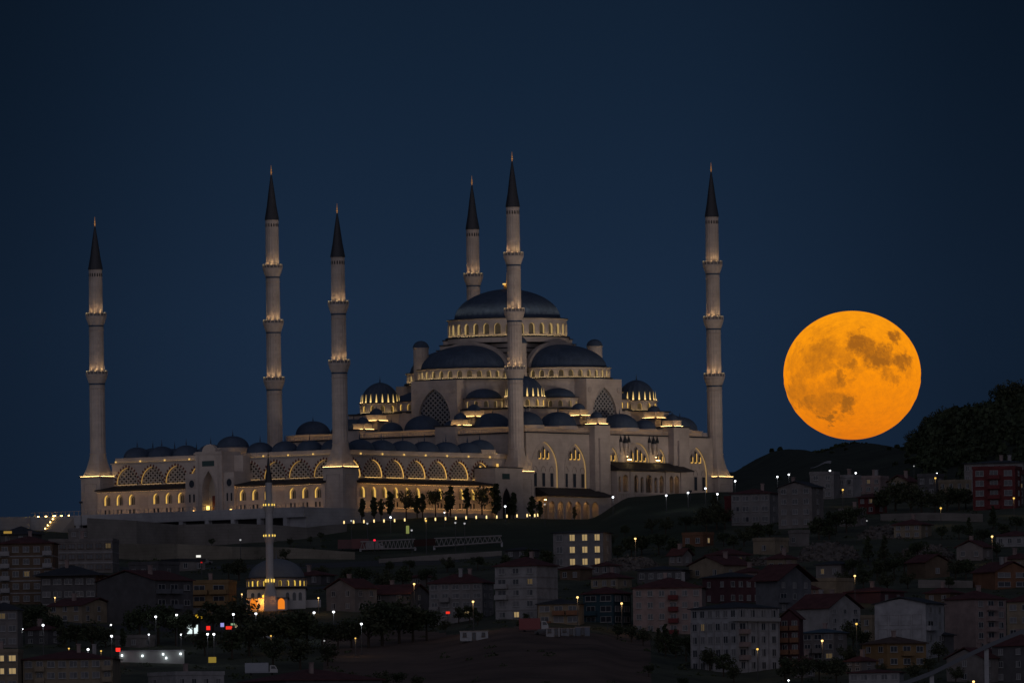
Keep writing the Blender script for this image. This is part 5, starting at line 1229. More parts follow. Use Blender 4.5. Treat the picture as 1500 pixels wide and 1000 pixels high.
for kind, hw in (('round', (8.5, 8.0)), ('column', (8.5, 4.6)), ('conifer', (11, 5.5))): TV[kind] = [make_tree(s_ + len(kind), hw[0], hw[1], kind) + hw for s_ in range(4)]
TR = random.Random(5)
NAMES = {'round': 'broadleaf_tree', 'column': 'young_tree', 'conifer': 'pine_tree'}
def tree(px, yb, hpx, kind='round', label='', group=None, D=None, wf=1.0):
    g = at(px, yb) if D is None else P(px, yb, D)
    cm, tm, h, w = TR.choice(TV[kind]); s = hpx * g.y / F / h
    t = thing(NAMES[kind], label, 'tree', g, TR.uniform(0, 6.28), group); t.scale = (s * wf, s * wf, s)
    obj('crown', cm, None, t); obj('trunk', tm, None, t); return t
ORD = ['first', 'second', 'third', 'fourth', 'fifth', 'sixth', 'seventh', 'eighth', 'ninth', 'tenth', 'eleventh', 'twelfth', 'thirteenth', 'fourteenth', 'fifteenth', 'sixteenth', 'seventeenth', 'eighteenth', 'nineteenth', 'twentieth']
fr = [(530, 757, 27), (548, 756, 28), (558, 755, 24), (571.5, 755, 35), (595, 752, 37), (611, 752, 26), (619, 751, 28), (638, 750, 36), (660, 748, 36), (684, 747, 32), (706, 746, 36), (727, 755, 46), (752, 756, 34), (779, 757, 30), (791, 757, 24), (820, 756, 18), (842, 758, 16), (655, 750, 24)]
for i, (x, y, h) in enumerate(fr):
    tree(x, y + 3, h + 3, 'round' if h > 33 and i % 3 == 1 else 'column', D=(4556 + (x - 753) * .2715 - 13) if x < 760 else None, label= 'slim young tree, %s from left in the row before the courtyard wall' % ORD[i], group='young trees in front of the mosque', wf=1.3 if (h <= 33 or i % 3 != 1) else .8)
# named clumps: (px, y foot, height px, kind)
def clump(items, phrase, group):
    for i, (x, y, h, k) in enumerate(sorted(items)):
        n_ = ORD[i] if i < 20 else ORD[i % 20]
        sz = 'tall' if h > 45 else ('small' if h < 26 else 'mid-sized'); kd = {'round': 'bushy dark tree', 'conifer': 'dark pine', 'column': 'narrow tree'}[k]
        tree(x, y, h, k, '%s %s, %s from left, %s' % (sz, kd, n_, phrase), group, wf=1.15)
clump([(200, 797, 14, 'round'), (222, 798, 15, 'round'), (246, 798, 14, 'round'), (275, 797, 16, 'round'), (455, 796, 12, 'round'), (470, 790, 12, 'round'), (425, 800, 13, 'round'), (150, 802, 14, 'round'), (310, 799, 12, 'round')], 'along the foot of the sloping retaining wall', 'bushes under the retaining wall')
clump([(28, 938, 46, 'round'), (52, 935, 54, 'round'), (75, 940, 44, 'round'), (95, 948, 36, 'round'), (112, 948, 38, 'round'), (135, 950, 42, 'round'), (155, 948, 34, 'round'), (180, 950, 30, 'column')], 'in the park before the tan house', 'park trees at the lower left')
clump([(205, 945, 58, 'round'), (232, 942, 62, 'round'), (258, 945, 52, 'round'), (283, 930, 40, 'round'), (312, 925, 48, 'round'), (330, 928, 40, 'round'), (352, 930, 56, 'round'), (300, 960, 40, 'round'), (340, 965, 46, 'round'), (365, 960, 52, 'round')], 'left of the small mosque', 'trees left of the small mosque')
clump([(388, 948, 52, 'round'), (408, 950, 50, 'round'), (430, 950, 62, 'round'), (450, 948, 56, 'round'), (472, 952, 44, 'round'), (495, 950, 42, 'round'), (515, 948, 44, 'round'), (540, 948, 62, 'round'), (560, 945, 70, 'round'), (585, 942, 66, 'round'), (605, 940, 56, 'round'), (625, 938, 50, 'round'), (400, 975, 44, 'round'), (440, 980, 48, 'round'), (480, 975, 36, 'round')], 'in the dark grove below the small mosque', 'grove below the small mosque')
clump([(350, 850, 34, 'round'), (335, 848, 26, 'round'), (418, 820, 18, 'round'), (560, 868, 36, 'round'), (590, 862, 34, 'round'), (625, 860, 30, 'round'), (530, 862, 34, 'round'), (510, 858, 30, 'round'), (470, 850, 22, 'round'), (655, 838, 24, 'round'), (700, 835, 22, 'round'), (740, 832, 22, 'round'), (775, 828, 28, 'round'), (800, 832, 30, 'round'), (600, 838, 20, 'round'), (570, 838, 18, 'round')], 'on the dark slope under the footbridge', 'trees on the slope under the footbridge')
clump([(672, 912, 26, 'round'), (688, 912, 28, 'round'), (700, 915, 22, 'round'), (762, 920, 14, 'round'), (652, 925, 18, 'round'), (770, 912, 16, 'round')], 'at the foot of the two grey blocks', 'bushes by the grey blocks')
clump([(905, 820, 24, 'round'), (925, 815, 34, 'round'), (940, 812, 32, 'round'), (965, 812, 34, 'round'), (985, 815, 30, 'round'), (1010, 820, 26, 'round'), (895, 800, 20, 'round'), (1035, 780, 40, 'round'), (1050, 775, 44, 'round'), (1048, 740, 18, 'round'), (1062, 775, 34, 'round'), (955, 780, 22, 'round'), (915, 785, 18, 'round'), (975, 782, 26, 'round'), (1005, 778, 24, 'round')], 'at the foot of the grassy knoll', 'trees at the foot of the knoll')
clump([(905, 935, 22, 'round'), (925, 940, 26, 'round'), (942, 945, 26, 'round'), (965, 955, 40, 'conifer'), (975, 960, 52, 'conifer'), (990, 962, 46, 'conifer'), (1005, 968, 40, 'round'), (1022, 975, 36, 'round'), (1040, 982, 34, 'round'), (1060, 990, 36, 'round'), (950, 990, 18, 'round'), (1075, 1000, 28, 'round')], 'beside the bare brown slope', 'trees along the brown slope')
clump([(1090, 800, 30, 'round'), (1110, 795, 32, 'round'), (1128, 790, 26, 'round'), (1200, 790, 36, 'round'), (1215, 790, 46, 'conifer'), (1225, 780, 34, 'round'), (1240, 780, 40, 'round'), (1092, 835, 22, 'round'), (1075, 805, 24, 'round'), (1060, 800, 22, 'round'), (1255, 770, 30, 'round')], 'below the grey three-storey houses', 'trees below the grey houses')
clump([(1272, 822, 42, 'conifer'), (1296, 824, 44, 'conifer'), (1285, 850, 34, 'round'), (1310, 850, 36, 'round'), (1325, 838, 34, 'round'), (1250, 846, 30, 'round'), (1265, 862, 32, 'round'), (1300, 866, 30, 'round'), (1330, 862, 26, 'round'), (1345, 825, 34, 'round'), (1370, 832, 28, 'round'), (1400, 848, 30, 'round'), (1415, 848, 32, 'round'), (1390, 862, 20, 'round'), (1235, 862, 28, 'round')], 'in the gully behind the off-white block', 'trees in the gully')
clump([(1295, 752, 40, 'round'), (1312, 748, 46, 'round'), (1335, 748, 44, 'round'), (1350, 752, 38, 'round'), (1370, 750, 32, 'round'), (1388, 748, 38, 'round'), (1405, 748, 36, 'round'), (1415, 745, 30, 'round'), (1420, 790, 36, 'conifer'), (1455, 775, 38, 'conifer'), (1470, 790, 26, 'round'), (1440, 800, 28, 'round'), (1490, 780, 26, 'round'), (1405, 790, 24, 'round'), (1425, 810, 24, 'round'), (1460, 815, 22, 'round'), (1380, 790, 22, 'round')], 'below and beside the red apartment block', 'trees by the red block')
clump([(1150, 1000, 42, 'round'), (1175, 1000, 40, 'round'), (1200, 998, 36, 'round'), (1225, 1000, 40, 'round'), (1250, 945, 38, 'round'), (1262, 955, 34, 'round'), (1240, 975, 32, 'round'), (1340, 1000, 30, 'round'), (1360, 985, 24, 'round'), (1375, 968, 30, 'round'), (1290, 990, 20, 'round'), (1400, 1000, 26, 'round')], 'along the bottom right of the town', 'trees at the bottom right')
clump([(585, 1008, 26, 'round'), (560, 1010, 30, 'round'), (535, 1010, 24, 'round'), (610, 1010, 22, 'round'), (1000, 1010, 20, 'round')], 'at the very bottom under the brown slope', 'bushes at the bottom edge')
# wood on the far hill: crown clusters
def wood(name, items, seed, sz):
    r = random.Random(seed); b = MB()
    for x, y, z, h in items:
        for i in range(80):
            a = r.uniform(0, 6.28); q = r.random() ** .5 * h * .42; zz = z + h * (.15 + .85 * r.random() * (1 - .5 * (q / (h * .42)) ** 2)); c = Vector((x + q * math.cos(a), y + q * math.sin(a), zz))
            n = Vector((r.gauss(0, 1), r.gauss(0, 1), r.gauss(0, 1))).normalized(); u = n.orthogonal().normalized(); v = n.cross(u); s = sz * r.uniform(.6, 1.4)
            b.add([c - u * s, c + v * s * .8, c + u * s, c - v * s * .8], [(0, 1, 2, 3)], 0 if r.random() < .75 else 1)
    o = obj(name, b, [LEAFS[0], LEAFS[1]]); o['kind'] = 'stuff'; o['label'] = 'dark dense wood covering the far hill on the right'; o['category'] = 'wood'; return o
it = []; r = random.Random(3)
for i in range(760):
    px = r.uniform(1300, 1640) if i % 4 else r.uniform(1060, 1640); D = 4950 + 520 * r.random() ** .55
    if px < 1330: h = r.uniform(.7, 1.6)
    else: h = r.uniform(4, 7.5) * min(1, .35 + (px - 1325) / 70)
    if px < 1325 and r.random() < .85: continue
    a, _ = ab(px, 700); it.append((a * D, D, hillz(px, D) - .4, h))
wood('wood', it, 9, .8)
it = []
for i in range(90):
    px = 1180 + i * 1.6 + r.uniform(-3, 3); D = 5440 + r.uniform(-10, 10); a, _ = ab(px, 700); it.append((a * D, D, hillz(px, D) - .3, r.uniform(.5, 1.5)))
w2 = wood('hedge', it, 12, .45); w2['label'] = 'low ragged scrub along the far ridge under the moon'; w2['category'] = 'scrub'
SKT = [(1328, 9), (1336, 13), (1346, 10), (1356, 12), (1368, 10), (1384, 11), (1398, 10), (1412, 9), (1427, 10), (1441, 12), (1455, 9), (1467, 14), (1475, 15), (1484, 11), (1494, 13), (1503, 10)]
for i, (px, h) in enumerate(SKT):
    a, _ = ab(px, 620); D = 5440; cm, tm, hh, w = TR.choice(TV['round']); s = h / hh * .8 * min(1, .45 + (px - 1325) / 70)
    t = thing('broadleaf_tree', 'tree on the far hill skyline, %s from the left of the wood' % ORD[i], 'tree', (a * D, D, hillz(px, D) - 1), TR.uniform(0, 6), 'skyline trees'); t.scale = (s, s, s); obj('crown', cm, None, t); obj('trunk', tm, None, t)

it = []; r = random.Random(21)
while len(it) < 900:
    px = r.uniform(-10, 1510); D = r.uniform(3520, 4420); a, _ = ab(px, 850); y = gy(750 + F * a, D)
    if (480 < px < 1075 and D > 4290) or 4080 < D < 4115 and px < 600 or 3895 < D < 3935 and px < 560: continue
    if 500 < px < 950 and y > 922 and r.random() < .7: continue
    it.append((a * D, D, H(a * D, D) - .3, r.uniform(1.0, 3.0)))
def undergrowth(items, seed):
    r = random.Random(seed); b = MB()
    for x, y, z, h in items:
        for i in range(34):
            a = r.uniform(0, 6.28); q = r.random() ** .5 * h * .8; c = Vector((x + q * math.cos(a), y + q * math.sin(a), z + h * .7 * r.random() * (1 - q / h)))
            n = Vector((r.gauss(0, 1), r.gauss(0, 1), r.gauss(0, 1))).normalized(); u = n.orthogonal().normalized(); v = n.cross(u); s = .3 * r.uniform(.6, 1.4)
            b.add([c - u * s, c + v * s * .8, c + u * s, c - v * s * .8], [(0, 1, 2, 3)], 0 if r.random() < .6 else 1)
    o = obj('undergrowth', b, [LEAFS[1], LEAFS[2]]); o['kind'] = 'stuff'; o['label'] = 'low bushes and weeds scattered over the slopes between the houses'; o['category'] = 'undergrowth'
undergrowth(it, 4)

# ------------------------------------------------------------------ rubble slopes
ROCK = mat('rubble', (.115, .10, .09), .95, noise=.5, nscale=.35, bump=.5, bscale=.6)
def rubble(px, yb, wpx, hpx, label, seed, n=160):
    g = at(px, yb); k = g.y / F; r = random.Random(seed); b = MB()
    W_, H_ = wpx * k, hpx * k; nx, ny = 26, 10; vs = []
    for j in range(ny + 1):
        for i in range(nx + 1):
            u = i / nx * 2 - 1; t = j / ny; z = H_ * t * (1 - abs(u) ** 2.6) ** .6 if abs(u) < 1 else 0
            vs.append((u * W_ / 2 + r.uniform(-.5, .5), t * H_ * 2.6 + r.uniform(-.5, .5), z + r.uniform(-.4, .4) - .6))
    b.add(vs, [(j * (nx + 1) + i, j * (nx + 1) + i + 1, (j + 1) * (nx + 1) + i + 1, (j + 1) * (nx + 1) + i) for j in range(ny) for i in range(nx)])
    for i in range(n):
        u, t = r.uniform(-.95, .95), r.random(); z = H_ * t * (1 - abs(u) ** 2.6) ** .6; s = r.uniform(.25, .8)
        c = Vector((u * W_ / 2, t * H_ * 2.6, z - .3)); vv = [c + Vector((r.gauss(0, 1), r.gauss(0, 1), r.gauss(0, .8))).normalized() * s for _ in range(6)]
        b.add(vv, [(0, 1, 2), (0, 2, 3), (0, 3, 4), (0, 4, 5), (1, 2, 5), (2, 3, 5), (3, 4, 5), (0, 1, 5), (1, 4, 5)])
    o = struct('rocky_slope', b, ROCK); o.location = g
rubble(1215, 822, 100, 34, '', 1); rubble(925, 836, 90, 26, '', 2); rubble(1140, 826, 110, 16, '', 3); rubble(1360, 822, 90, 30, '', 4); rubble(1300, 790, 90, 26, '', 5)

# ------------------------------------------------------------------ lamps
POLE = mat('lamp_pole', (.07, .07, .075), .6)
EM = {'w': emis('white_lamp', (.92, .96, 1.0), 4), 'o': emis('orange_lamp', (1.0, .60, .20), 2.6), 'y': emis('yellow_lamp', (1.0, .60, .12), 1.3), 'r': emis('red_light', (1.0, .03, .02), 3), 'd': emis('dim_lamp', (.8, .8, .8), .5)}
LT = {}; PL = {}
def street_lamp(px, py, c, label, hm=8.0, r=.32, cat='street lamp', group=None, D=None, name='street_lamp', arm=0.0):
    if D is None:
        D = 3450
        while D < 4690:
            a, b_ = ab(px, py)
            if b_ * D - hm <= H(a * D, D): break
            D += 5
    top = P(px, py, D); t = thing(name, label, cat, (top.x, D, top.z - hm), 0, group)
    key = (hm, r, c)
    if key not in LT:
        b = MB(); b.tube((arm, .5, -1.5), (arm, .5, hm + .3), .13, .08, 6); b.tube((arm, .5, hm + .3), (0, 0, hm + .25), .07, .06, 5); pm = mesh('pole', b, POLE)
        b = MB(); b.lathe([(.2, hm + r + .22), (r * 1.15, hm + r * .75 + .02), (r * 1.15, hm + r * .7), (.1, hm + r * .7)], 10); hm_ = mesh('lamp_head', b, POLE)
        b = MB(); b.sphere((0, 0, hm), (r, r), 0, 10, 6); LT[key] = (pm, hm_, mesh('bulb', b, EM[c]))
    pm, hm_, bm = LT[key]; obj('pole', pm, None, t); ho = obj('lamp_head', hm_, None, t); obj('bulb', bm, None, ho)
    if c in 'woy':
        if c not in PL:
            PL[c] = bpy.data.lights.new('lamp_light', 'POINT'); PL[c].color = {'w': (.9, .95, 1), 'o': (1, .58, .24), 'y': (1, .62, .22)}[c]; PL[c].energy = {'w': 45, 'o': 170, 'y': 60}[c]; PL[c].shadow_soft_size = .3
        lo = bpy.data.objects.new('lamp_light', PL[c]); COL.objects.link(lo); lo.parent = ho; lo.location = (0, -.1, hm - r - .1)
    return t
lamps = [
 (80.3, 874.6, 'o', 'orange street lamp over the small tan house'), (231.4, 870.8, 'o', 'orange-white street lamp in front of the bluish house front'), (354.2, 869.5, 'o', 'orange street lamp beside the left wall of the small mosque'),
 (466.3, 875, 'o', 'orange-white street lamp right of the small mosque'), (228, 902.5, 'w', 'white park lamp below the bluish house, left of a pair'), (258.6, 900, 'w', 'white park lamp below the bluish house, right of a pair'),
 (63, 914.7, 'w', 'bright white park lamp among the trees at the left'), (162.5, 914.4, 'w', 'small white lamp by the tan house corner'), (163.5, 930.8, 'w', 'white lamp standing right beneath the tan house corner lamp'), (218, 928.5, 'w', 'white lamp on the park path left of the lit shop'),
 (265, 928.5, 'w', 'white lamp on the park path just left of the lit shop'), (19.8, 951.6, 'w', 'white lamp above the corner tower with lit windows'), (100.9, 949, 'y', 'small warm lamp behind the long red roof, left one'), (129, 950.3, 'w', 'white lamp behind the middle of the long red roof'),
 (148, 952.6, 'y', 'faint warm lamp behind the right end of the long red roof'), (341.8, 899, 'w', 'white lamp before the ochre building'), (374.8, 898, 'w', 'white lamp beside the left orange doorway'), (460, 896.5, 'w', 'bright white lamp right of the grove, left of two'),
 (488.6, 895.4, 'w', 'bright white lamp right of the grove, right of two'), (457, 912.9, 'w', 'white lamp in the grove below the small mosque'), (529.4, 913, 'w', 'greenish white lamp among trees in the middle'), (313.2, 928, 'w', 'white lamp by the red shop light, right of two'),
 (304, 928, 'w', 'white lamp by the red shop light, left of two'), (396.9, 930.5, 'y', 'small warm lamp in the grove under the orange doorways'), (520.6, 934, 'y', 'small yellow path lamp right of the grove'), (475, 937.6, 'd', 'faint path lamp in the grove'), (32.8, 920.5, 'w', 'tiny white lamp at the left park edge'),
 (606.6, 854.6, 'o', 'orange street lamp on the dark slope left of the grey block'), (692.9, 880.4, 'o', 'orange lamp before the lit ground floor of the grey block'), (845.9, 874, 'o', 'orange street lamp over the low balcony house'), (910.6, 883, 'o', 'orange street lamp beside the teal house'), (930.7, 788.3, 'o', 'orange lamp among the trees right of the lit grey block'),
 (829, 806, 'y', 'small yellow lamp before the left lit windows of the grey block'), (1252.2, 842.7, 'o', 'bright orange lamp in the gully above the red-brown house'), (1254.6, 912.9, 'y', 'yellow lamp beside the white-edged gable house'), (1204.4, 937.6, 'o', 'orange lamp over the blue-roofed concrete house'),
 (1109.5, 949.8, 'y', 'yellow lamp in front of the big white block'), (1155, 995.6, 'w', 'small white lamp at the bottom below the white block'), (1378.3, 743.6, 'y', 'yellow lamp under the trees below the ridge row'), (1453.5, 785, 'o', 'orange lamp on a tall pole near the right edge'), (1426, 997.4, 'o', 'orange lamp at the bottom right edge'),
 (1269.9, 762, 'd', 'faint lamp pole on the rubble slope'), (1370.4, 699.6, 'y', 'yellow lamp on the ridge row by the dark house'), (1234.8, 716.7, 'y', 'yellow lamp before the pale narrow house'), (1485.4, 729, 'y', 'yellow lamp in front of the red apartment block'),
 (1138.8, 697.7, 'w', 'white hill lamp above the grey three-storey house, left of two'), (1155.6, 694.4, 'w', 'white hill lamp above the unpainted house, right of two'), (1216, 688.8, 'w', 'white lamp behind the grey flat-topped house'), (1253.8, 692.2, 'w', 'bright white lamp on the ridge road above the pale narrow house'),
 (1339, 682, 'd', 'faint lamp on the far hillside above the ridge row'), (1372.8, 693, 'w', 'white lamp on the ridge road above the yellow one'), (1077, 704, 'w', 'white lamp right beside the foot of the last minaret'), (1051, 723, 'w', 'white lamp on the knoll before the last minaret'),
 (1033.5, 714.7, 'w', 'white lamp near the base of the last minaret, on the hall wall side'), (1008, 721, 'w', 'white lamp on the knoll under three tall hall windows'), (976, 725, 'w', 'white lamp on the knoll crest below the porch'), (898, 727.5, 'w', 'white lamp at the left foot of the porch'),
 (873.5, 728, 'w', 'white lamp at the right end of the low side portico'), (826, 732, 'w', 'white lamp in front of the low side portico'), (740, 741, 'w', 'white lamp among young trees beside the central minaret'), (651, 750, 'w', 'white lamp on the lawn path in front of the arches'), (572, 757, 'w', 'white lamp on the lawn below the near corner minaret')]
HILL = {1138.8: 4850, 1155.6: 4850, 1216: 4780, 1253.8: 4790, 1339: 4900, 1372.8: 4800}
for x, y, c, l_ in lamps:
    small = any(q in l_ for q in ('small', 'tiny', 'faint', 'path'))
    street_lamp(x, y, c, l_, 4.5 if small else (5 if 700 < y < 760 else 8), 0.20 if small else .29, group='street and park lamps', D=HILL.get(x))
# tall masts on the lawn
masts = [(624, 762, 812, 'y', 'tall lit mast on the slope, second from the left of the thin masts'), (667, 765, 815, 'd', 'tall thin mast just right of the footbridge middle'), (514.5, 762, 798, 'd', 'thin mast at the left end of the footbridge'), (538, 766, 794, 'd', 'thin mast between the red truck and the footbridge'), (680.5, 766, 815, 'd', 'thin mast right of two close together behind the footbridge'),
         (603, 776, 812, 'd', 'mast with a signal box standing at the footbridge'), (798, 738, 770, 'd', 'pale mast standing before the side portico'), (240, 775, 800, 'd', 'thin mast by the sloping retaining wall'), (352, 790, 822, 'd', 'short mast on the road left of the small mosque')]
for x, yt, yb, c, l_ in masts:
    g = at(x, yb); hm = ztop(yt, x, g.y) - g.z
    street_lamp(x, yt, c, l_, round(hm, 1), .28, 'lamp mast', 'tall masts on the slope', D=g.y, name='lamp_mast')
# bollard lights in two rows on the lawn
bl = [(500 + x / 3.847, 740 + y / 3.847) for x, y in [(15, 95), (69, 92), (127, 90), (184, 87), (300, 84), (357, 80), (474, 78), (587, 74), (645, 70), (703, 68), (760, 66), (818, 65), (876, 64), (933, 60), (990, 58), (240, 86), (530, 77)]]
bu = [(500 + x / 3.847, 740 + y / 3.847) for x, y in [(500, 25), (535, 28), (579, 38), (625, 36), (669, 36), (713, 37), (758, 38), (801, 40), (846, 42), (893, 43), (938, 45), (983, 46), (1025, 48), (1047, 56), (1062, 50), (1090, 56), (1107, 53), (692, 38), (780, 41), (736, 39)]]
b = MB(); b.tube((0, 0, -.6), (0, 0, .9), .14, .14, 8); pm = mesh('post', b, POLE)
b = MB(); b.lathe([(.19, .9), (.19, 1.75), (.05, 1.8)], 8); gm = mesh('light', b, L_BOL)
for row, pts, nm in ((0, sorted(bl), 'lower'), (1, sorted(bu), 'upper')):
    for i, (x, y) in enumerate(pts):
        D = 4380
        a, q_ = ab(x, y)
        while D < 4560 and q_ * D - 1.3 > H(a * D, D): D += 2
        g = P(x, y, D); lb = 'yellow bollard light, %s from left in the %s row across the lawn' % (ORD[min(i, 19)], nm)
        t = thing('bollard_light', lb, 'bollard light', (g.x, D, g.z - 1.3), 0, 'bollard lights on the lawn'); obj('post', pm, None, t); obj('light', gm, None, t)

# ------------------------------------------------------------------ footbridge, vehicles, shop, containers
def seg(px, py, D): return P(px, py, D)
fb = thing('footbridge', 'white latticed truss footbridge crossing the dark slope', 'footbridge', at(600, 806))
o0 = Vector(fb.location); Dm = o0.y
TRW = mat('white_steel', (.25, .235, .23), .6)
for (xa, ya0, ya1, xb, yb0, yb1) in ((528, 793, 804, 608, 789, 802), (636, 788, 800, 735, 784, 793)):
    b = MB(); n_ = 14; A0, A1, B0, B1 = (P(x, y, Dm) - o0 for x, y in ((xa, ya0), (xa, ya1), (xb, yb0), (xb, yb1)))
    for off in (0, 3.0):
        f = Vector((0, off, 0)); b.tube(A0 + f, B0 + f, .2, .2, 5); b.tube(A1 + f, B1 + f, .22, .22, 5)
        for i in range(n_):
            t0, t1 = i / n_, (i + 1) / n_; tm_ = (t0 + t1) / 2
            b.tube(A1.lerp(B1, t0) + f, A0.lerp(B0, tm_) + f, .11, .11, 4); b.tube(A0.lerp(B0, tm_) + f, A1.lerp(B1, t1) + f, .11, .11, 4)
    obj('truss', b, TRW, fb)
b = MB(); A, B_ = P(606, 795, Dm) - o0, P(638, 793, Dm) - o0; b.add([A + Vector((0, -.1, 1)), B_ + Vector((0, -.1, 1)), B_ + Vector((0, -.1, -1)), A + Vector((0, -.1, -1)), A + Vector((0, .1, 1)), B_ + Vector((0, .1, 1)), B_ + Vector((0, .1, -1)), A + Vector((0, .1, -1))], [(0, 1, 2, 3), (4, 5, 6, 7), (0, 1, 5, 4), (3, 2, 6, 7)])
obj('red_panel', b, mat('dark_red_sheet', (.035, .014, .012), .8), fb)
b = MB()
for x, y in ((528, 803), (608, 801), (636, 799), (735, 793)):
    p = P(x, y, Dm) - o0; b.cbox(p.x, p.y + 1.5, .3, 1.4, p.z - 7, p.z)
obj('support', b, STONE_G, fb)
def vehicle(px, py, Lm, Hm, col, label, kind='car', rz=0, lights=None, name='parked_car', cat='car'):
    g = at(px, py); t = thing(name, label, cat, g, rz); m = mat('car_paint_' + str(int(col[0] * 1000)) + str(int(col[2] * 1000)), col, .35, spec=.5)
    b = MB()
    if kind == 'car':
        pr = [(-Lm / 2, .35), (-Lm / 2, .85), (-Lm * .42, .95), (-Lm * .28, 1.42), (Lm * .15, 1.45), (Lm * .3, .98), (Lm * .48, .85), (Lm / 2, .4)]
        n = len(pr); b.add([(x, -.85, z) for x, z in pr] + [(x, .85, z) for x, z in pr], [tuple(range(n)), tuple(range(n, 2 * n))] + [(i, (i + 1) % n, n + (i + 1) % n, n + i) for i in range(n)])
        obj('body', b, m, t)
        w = MB(); w.add([(-Lm * .38, -.87, .97), (-Lm * .27, -.87, 1.36), (Lm * .13, -.87, 1.38), (Lm * .26, -.87, 1.0)], [(0, 1, 2, 3)]); obj('window', w, GLASSD, t)
    else:
        b.box(-Lm / 2, Lm * .22, -1.1, 1.1, .8, Hm); b.box(-Lm / 2, Lm / 2, -1, 1, .55, .8); obj('cargo_body', b, m, t)
        c = MB(); pr = [(Lm * .26, .6), (Lm * .26, Hm * .8), (Lm * .42, Hm * .78), (Lm / 2, Hm * .42), (Lm / 2, .6)]; n = 5
        c.add([(x, -1.05, z) for x, z in pr] + [(x, 1.05, z) for x, z in pr], [tuple(range(n)), tuple(range(n, 2 * n))] + [(i, (i + 1) % n, n + (i + 1) % n, n + i) for i in range(n)]); cb_ = obj('cab', c, mat('cab_white', (.4, .4, .4), .5), t)
        w = MB(); w.add([(Lm * .3, -1.07, Hm * .5), (Lm * .3, -1.07, Hm * .72), (Lm * .4, -1.07, Hm * .72), (Lm * .46, -1.07, Hm * .5)], [(0, 1, 2, 3)]); obj('window', w, GLASSD, cb_)
    for sx in (-.32, .32):
        for sy in (-.86, .86):
            w = MB(); w.tube((sx * Lm, sy - .1, .36), (sx * Lm, sy + .1, .36), .36, .36, 12); obj('wheel', w, DARK, t)
    if lights:
        g2 = MB(); g2.cbox(Lm / 2, 0, .08, .6, .6, .8); obj('headlight', g2, EM[lights], t)
    return t
vehicle(533, 806, 7, 3.4, (.10, .014, .014), 'red truck standing at the left end of the footbridge', 'truck', name='truck', cat='truck')
vehicle(514, 806, 7.5, 3.2, (.07, .012, .014), 'dark red truck at the far left of the roadside vehicles', 'truck', name='truck', cat='truck')
vehicle(549, 806, 5, 2.8, (.32, .32, .32), 'white van parked right of the red truck on the slope road', 'truck', name='van', cat='van')
vehicle(782, 925, 7.5, 3.5, (.20, .03, .03), 'truck with a red covered load and white cab below the pale block', 'truck', name='truck', cat='truck')
vehicle(796, 929, 4.6, 1.5, (.03, .03, .035), 'dark car parked in front of the white cab')
vehicle(300, 826, 4.5, 1.5, (.10, .10, .11), 'car with red tail lights on the road under the bridge deck at left')
vehicle(383, 988, 8, 3, (.28, .30, .34), 'pale bus at the bottom under the grove', 'truck', name='bus', cat='bus')
vehicle(372, 930, 4.4, 1.5, (.25, .25, .26), 'silver car parked below the orange doorways')
vehicle(398, 936, 4.4, 1.5, (.3, .3, .3), 'pale car parked in the grove by the warm lamp')
def container(xa, xb, yt, yb, col, label, nw=3, cat='container', name='site_container'):
    g = at((xa + xb) / 2, yb); k = g.y / F; L = (xb - xa) * k; h = (yb - yt) * k; t = thing(name, label, cat, g)
    b = MB(); b.box(-L / 2, L / 2, 0, 2.6, 0, h)
    n = int(L / .6)
    for i in range(n): x = -L / 2 + L * (i + .5) / n; b.box(x - .08, x + .08, -.06, 0, .1, h - .1)
    w_ = obj('wall', b, mat('container_' + str(int(col[0] * 100)), col, .7, noise=.1), t)
    b = MB(); b.box(-L / 2 - .15, L / 2 + .15, -.15, 2.75, h + .0, h + .15); obj('roof', b, STONE_D, t)
    for i in range(nw):
        x = -L / 2 + L * (i + .5) / nw
        wo = obj('door' if i == nw // 2 else 'window', win_mesh(.9, 1.9 if i == nw // 2 else 1.0, FRAMEB, 0), None, t); wo.location = (x, -.07, .25 if i == nw // 2 else 1.1)
container(674, 715, 924, 938, (.36, .37, .38), 'white site cabin with a dark door on the bare slope', 3)
container(800, 820, 920, 932, (.30, .30, .31), 'white container behind the dark car', 2)
container(822, 842, 920, 931, (.22, .23, .25), 'grey container in the middle of the row on the brown slope', 2)
container(843, 864, 918, 931, (.16, .18, .22), 'bluish container at the right end of the row', 1)
# lit white yard wall with four lamps
wl_ = thing('yard_wall', 'long white wall lit by four wall lamps at the lower left', 'wall', at(221, 970)); D = wl_.location.y; o0 = Vector(wl_.location)
b = MB(); a_, c_ = P(175, 970, D) - o0, P(270, 970, D) - o0; ht = 17 * D / F; b.box(a_.x, c_.x, 0, .8, -2, ht); obj('wall', b, mat('white_yard_wall', (.38, .38, .36), .9, noise=.2, nscale=.3), wl_)
b = MB(); b.box(a_.x - .2, c_.x + .2, -.2, 1, ht, ht + .25); obj('coping', b, STONE_G, wl_)
for x, y in ((178.8, 958.4), (208.7, 958.9), (239, 956.5), (264.6, 956), (243.5, 962)):
    p = P(x, y, D) - o0; g = MB(); g.cbox(p.x, -.6, .22, .2, p.z - .4, p.z + .1); g2 = obj('wall_lamp', g, emis('wall_lamp_white', (.85, .97, 1), 2.6), wl_)
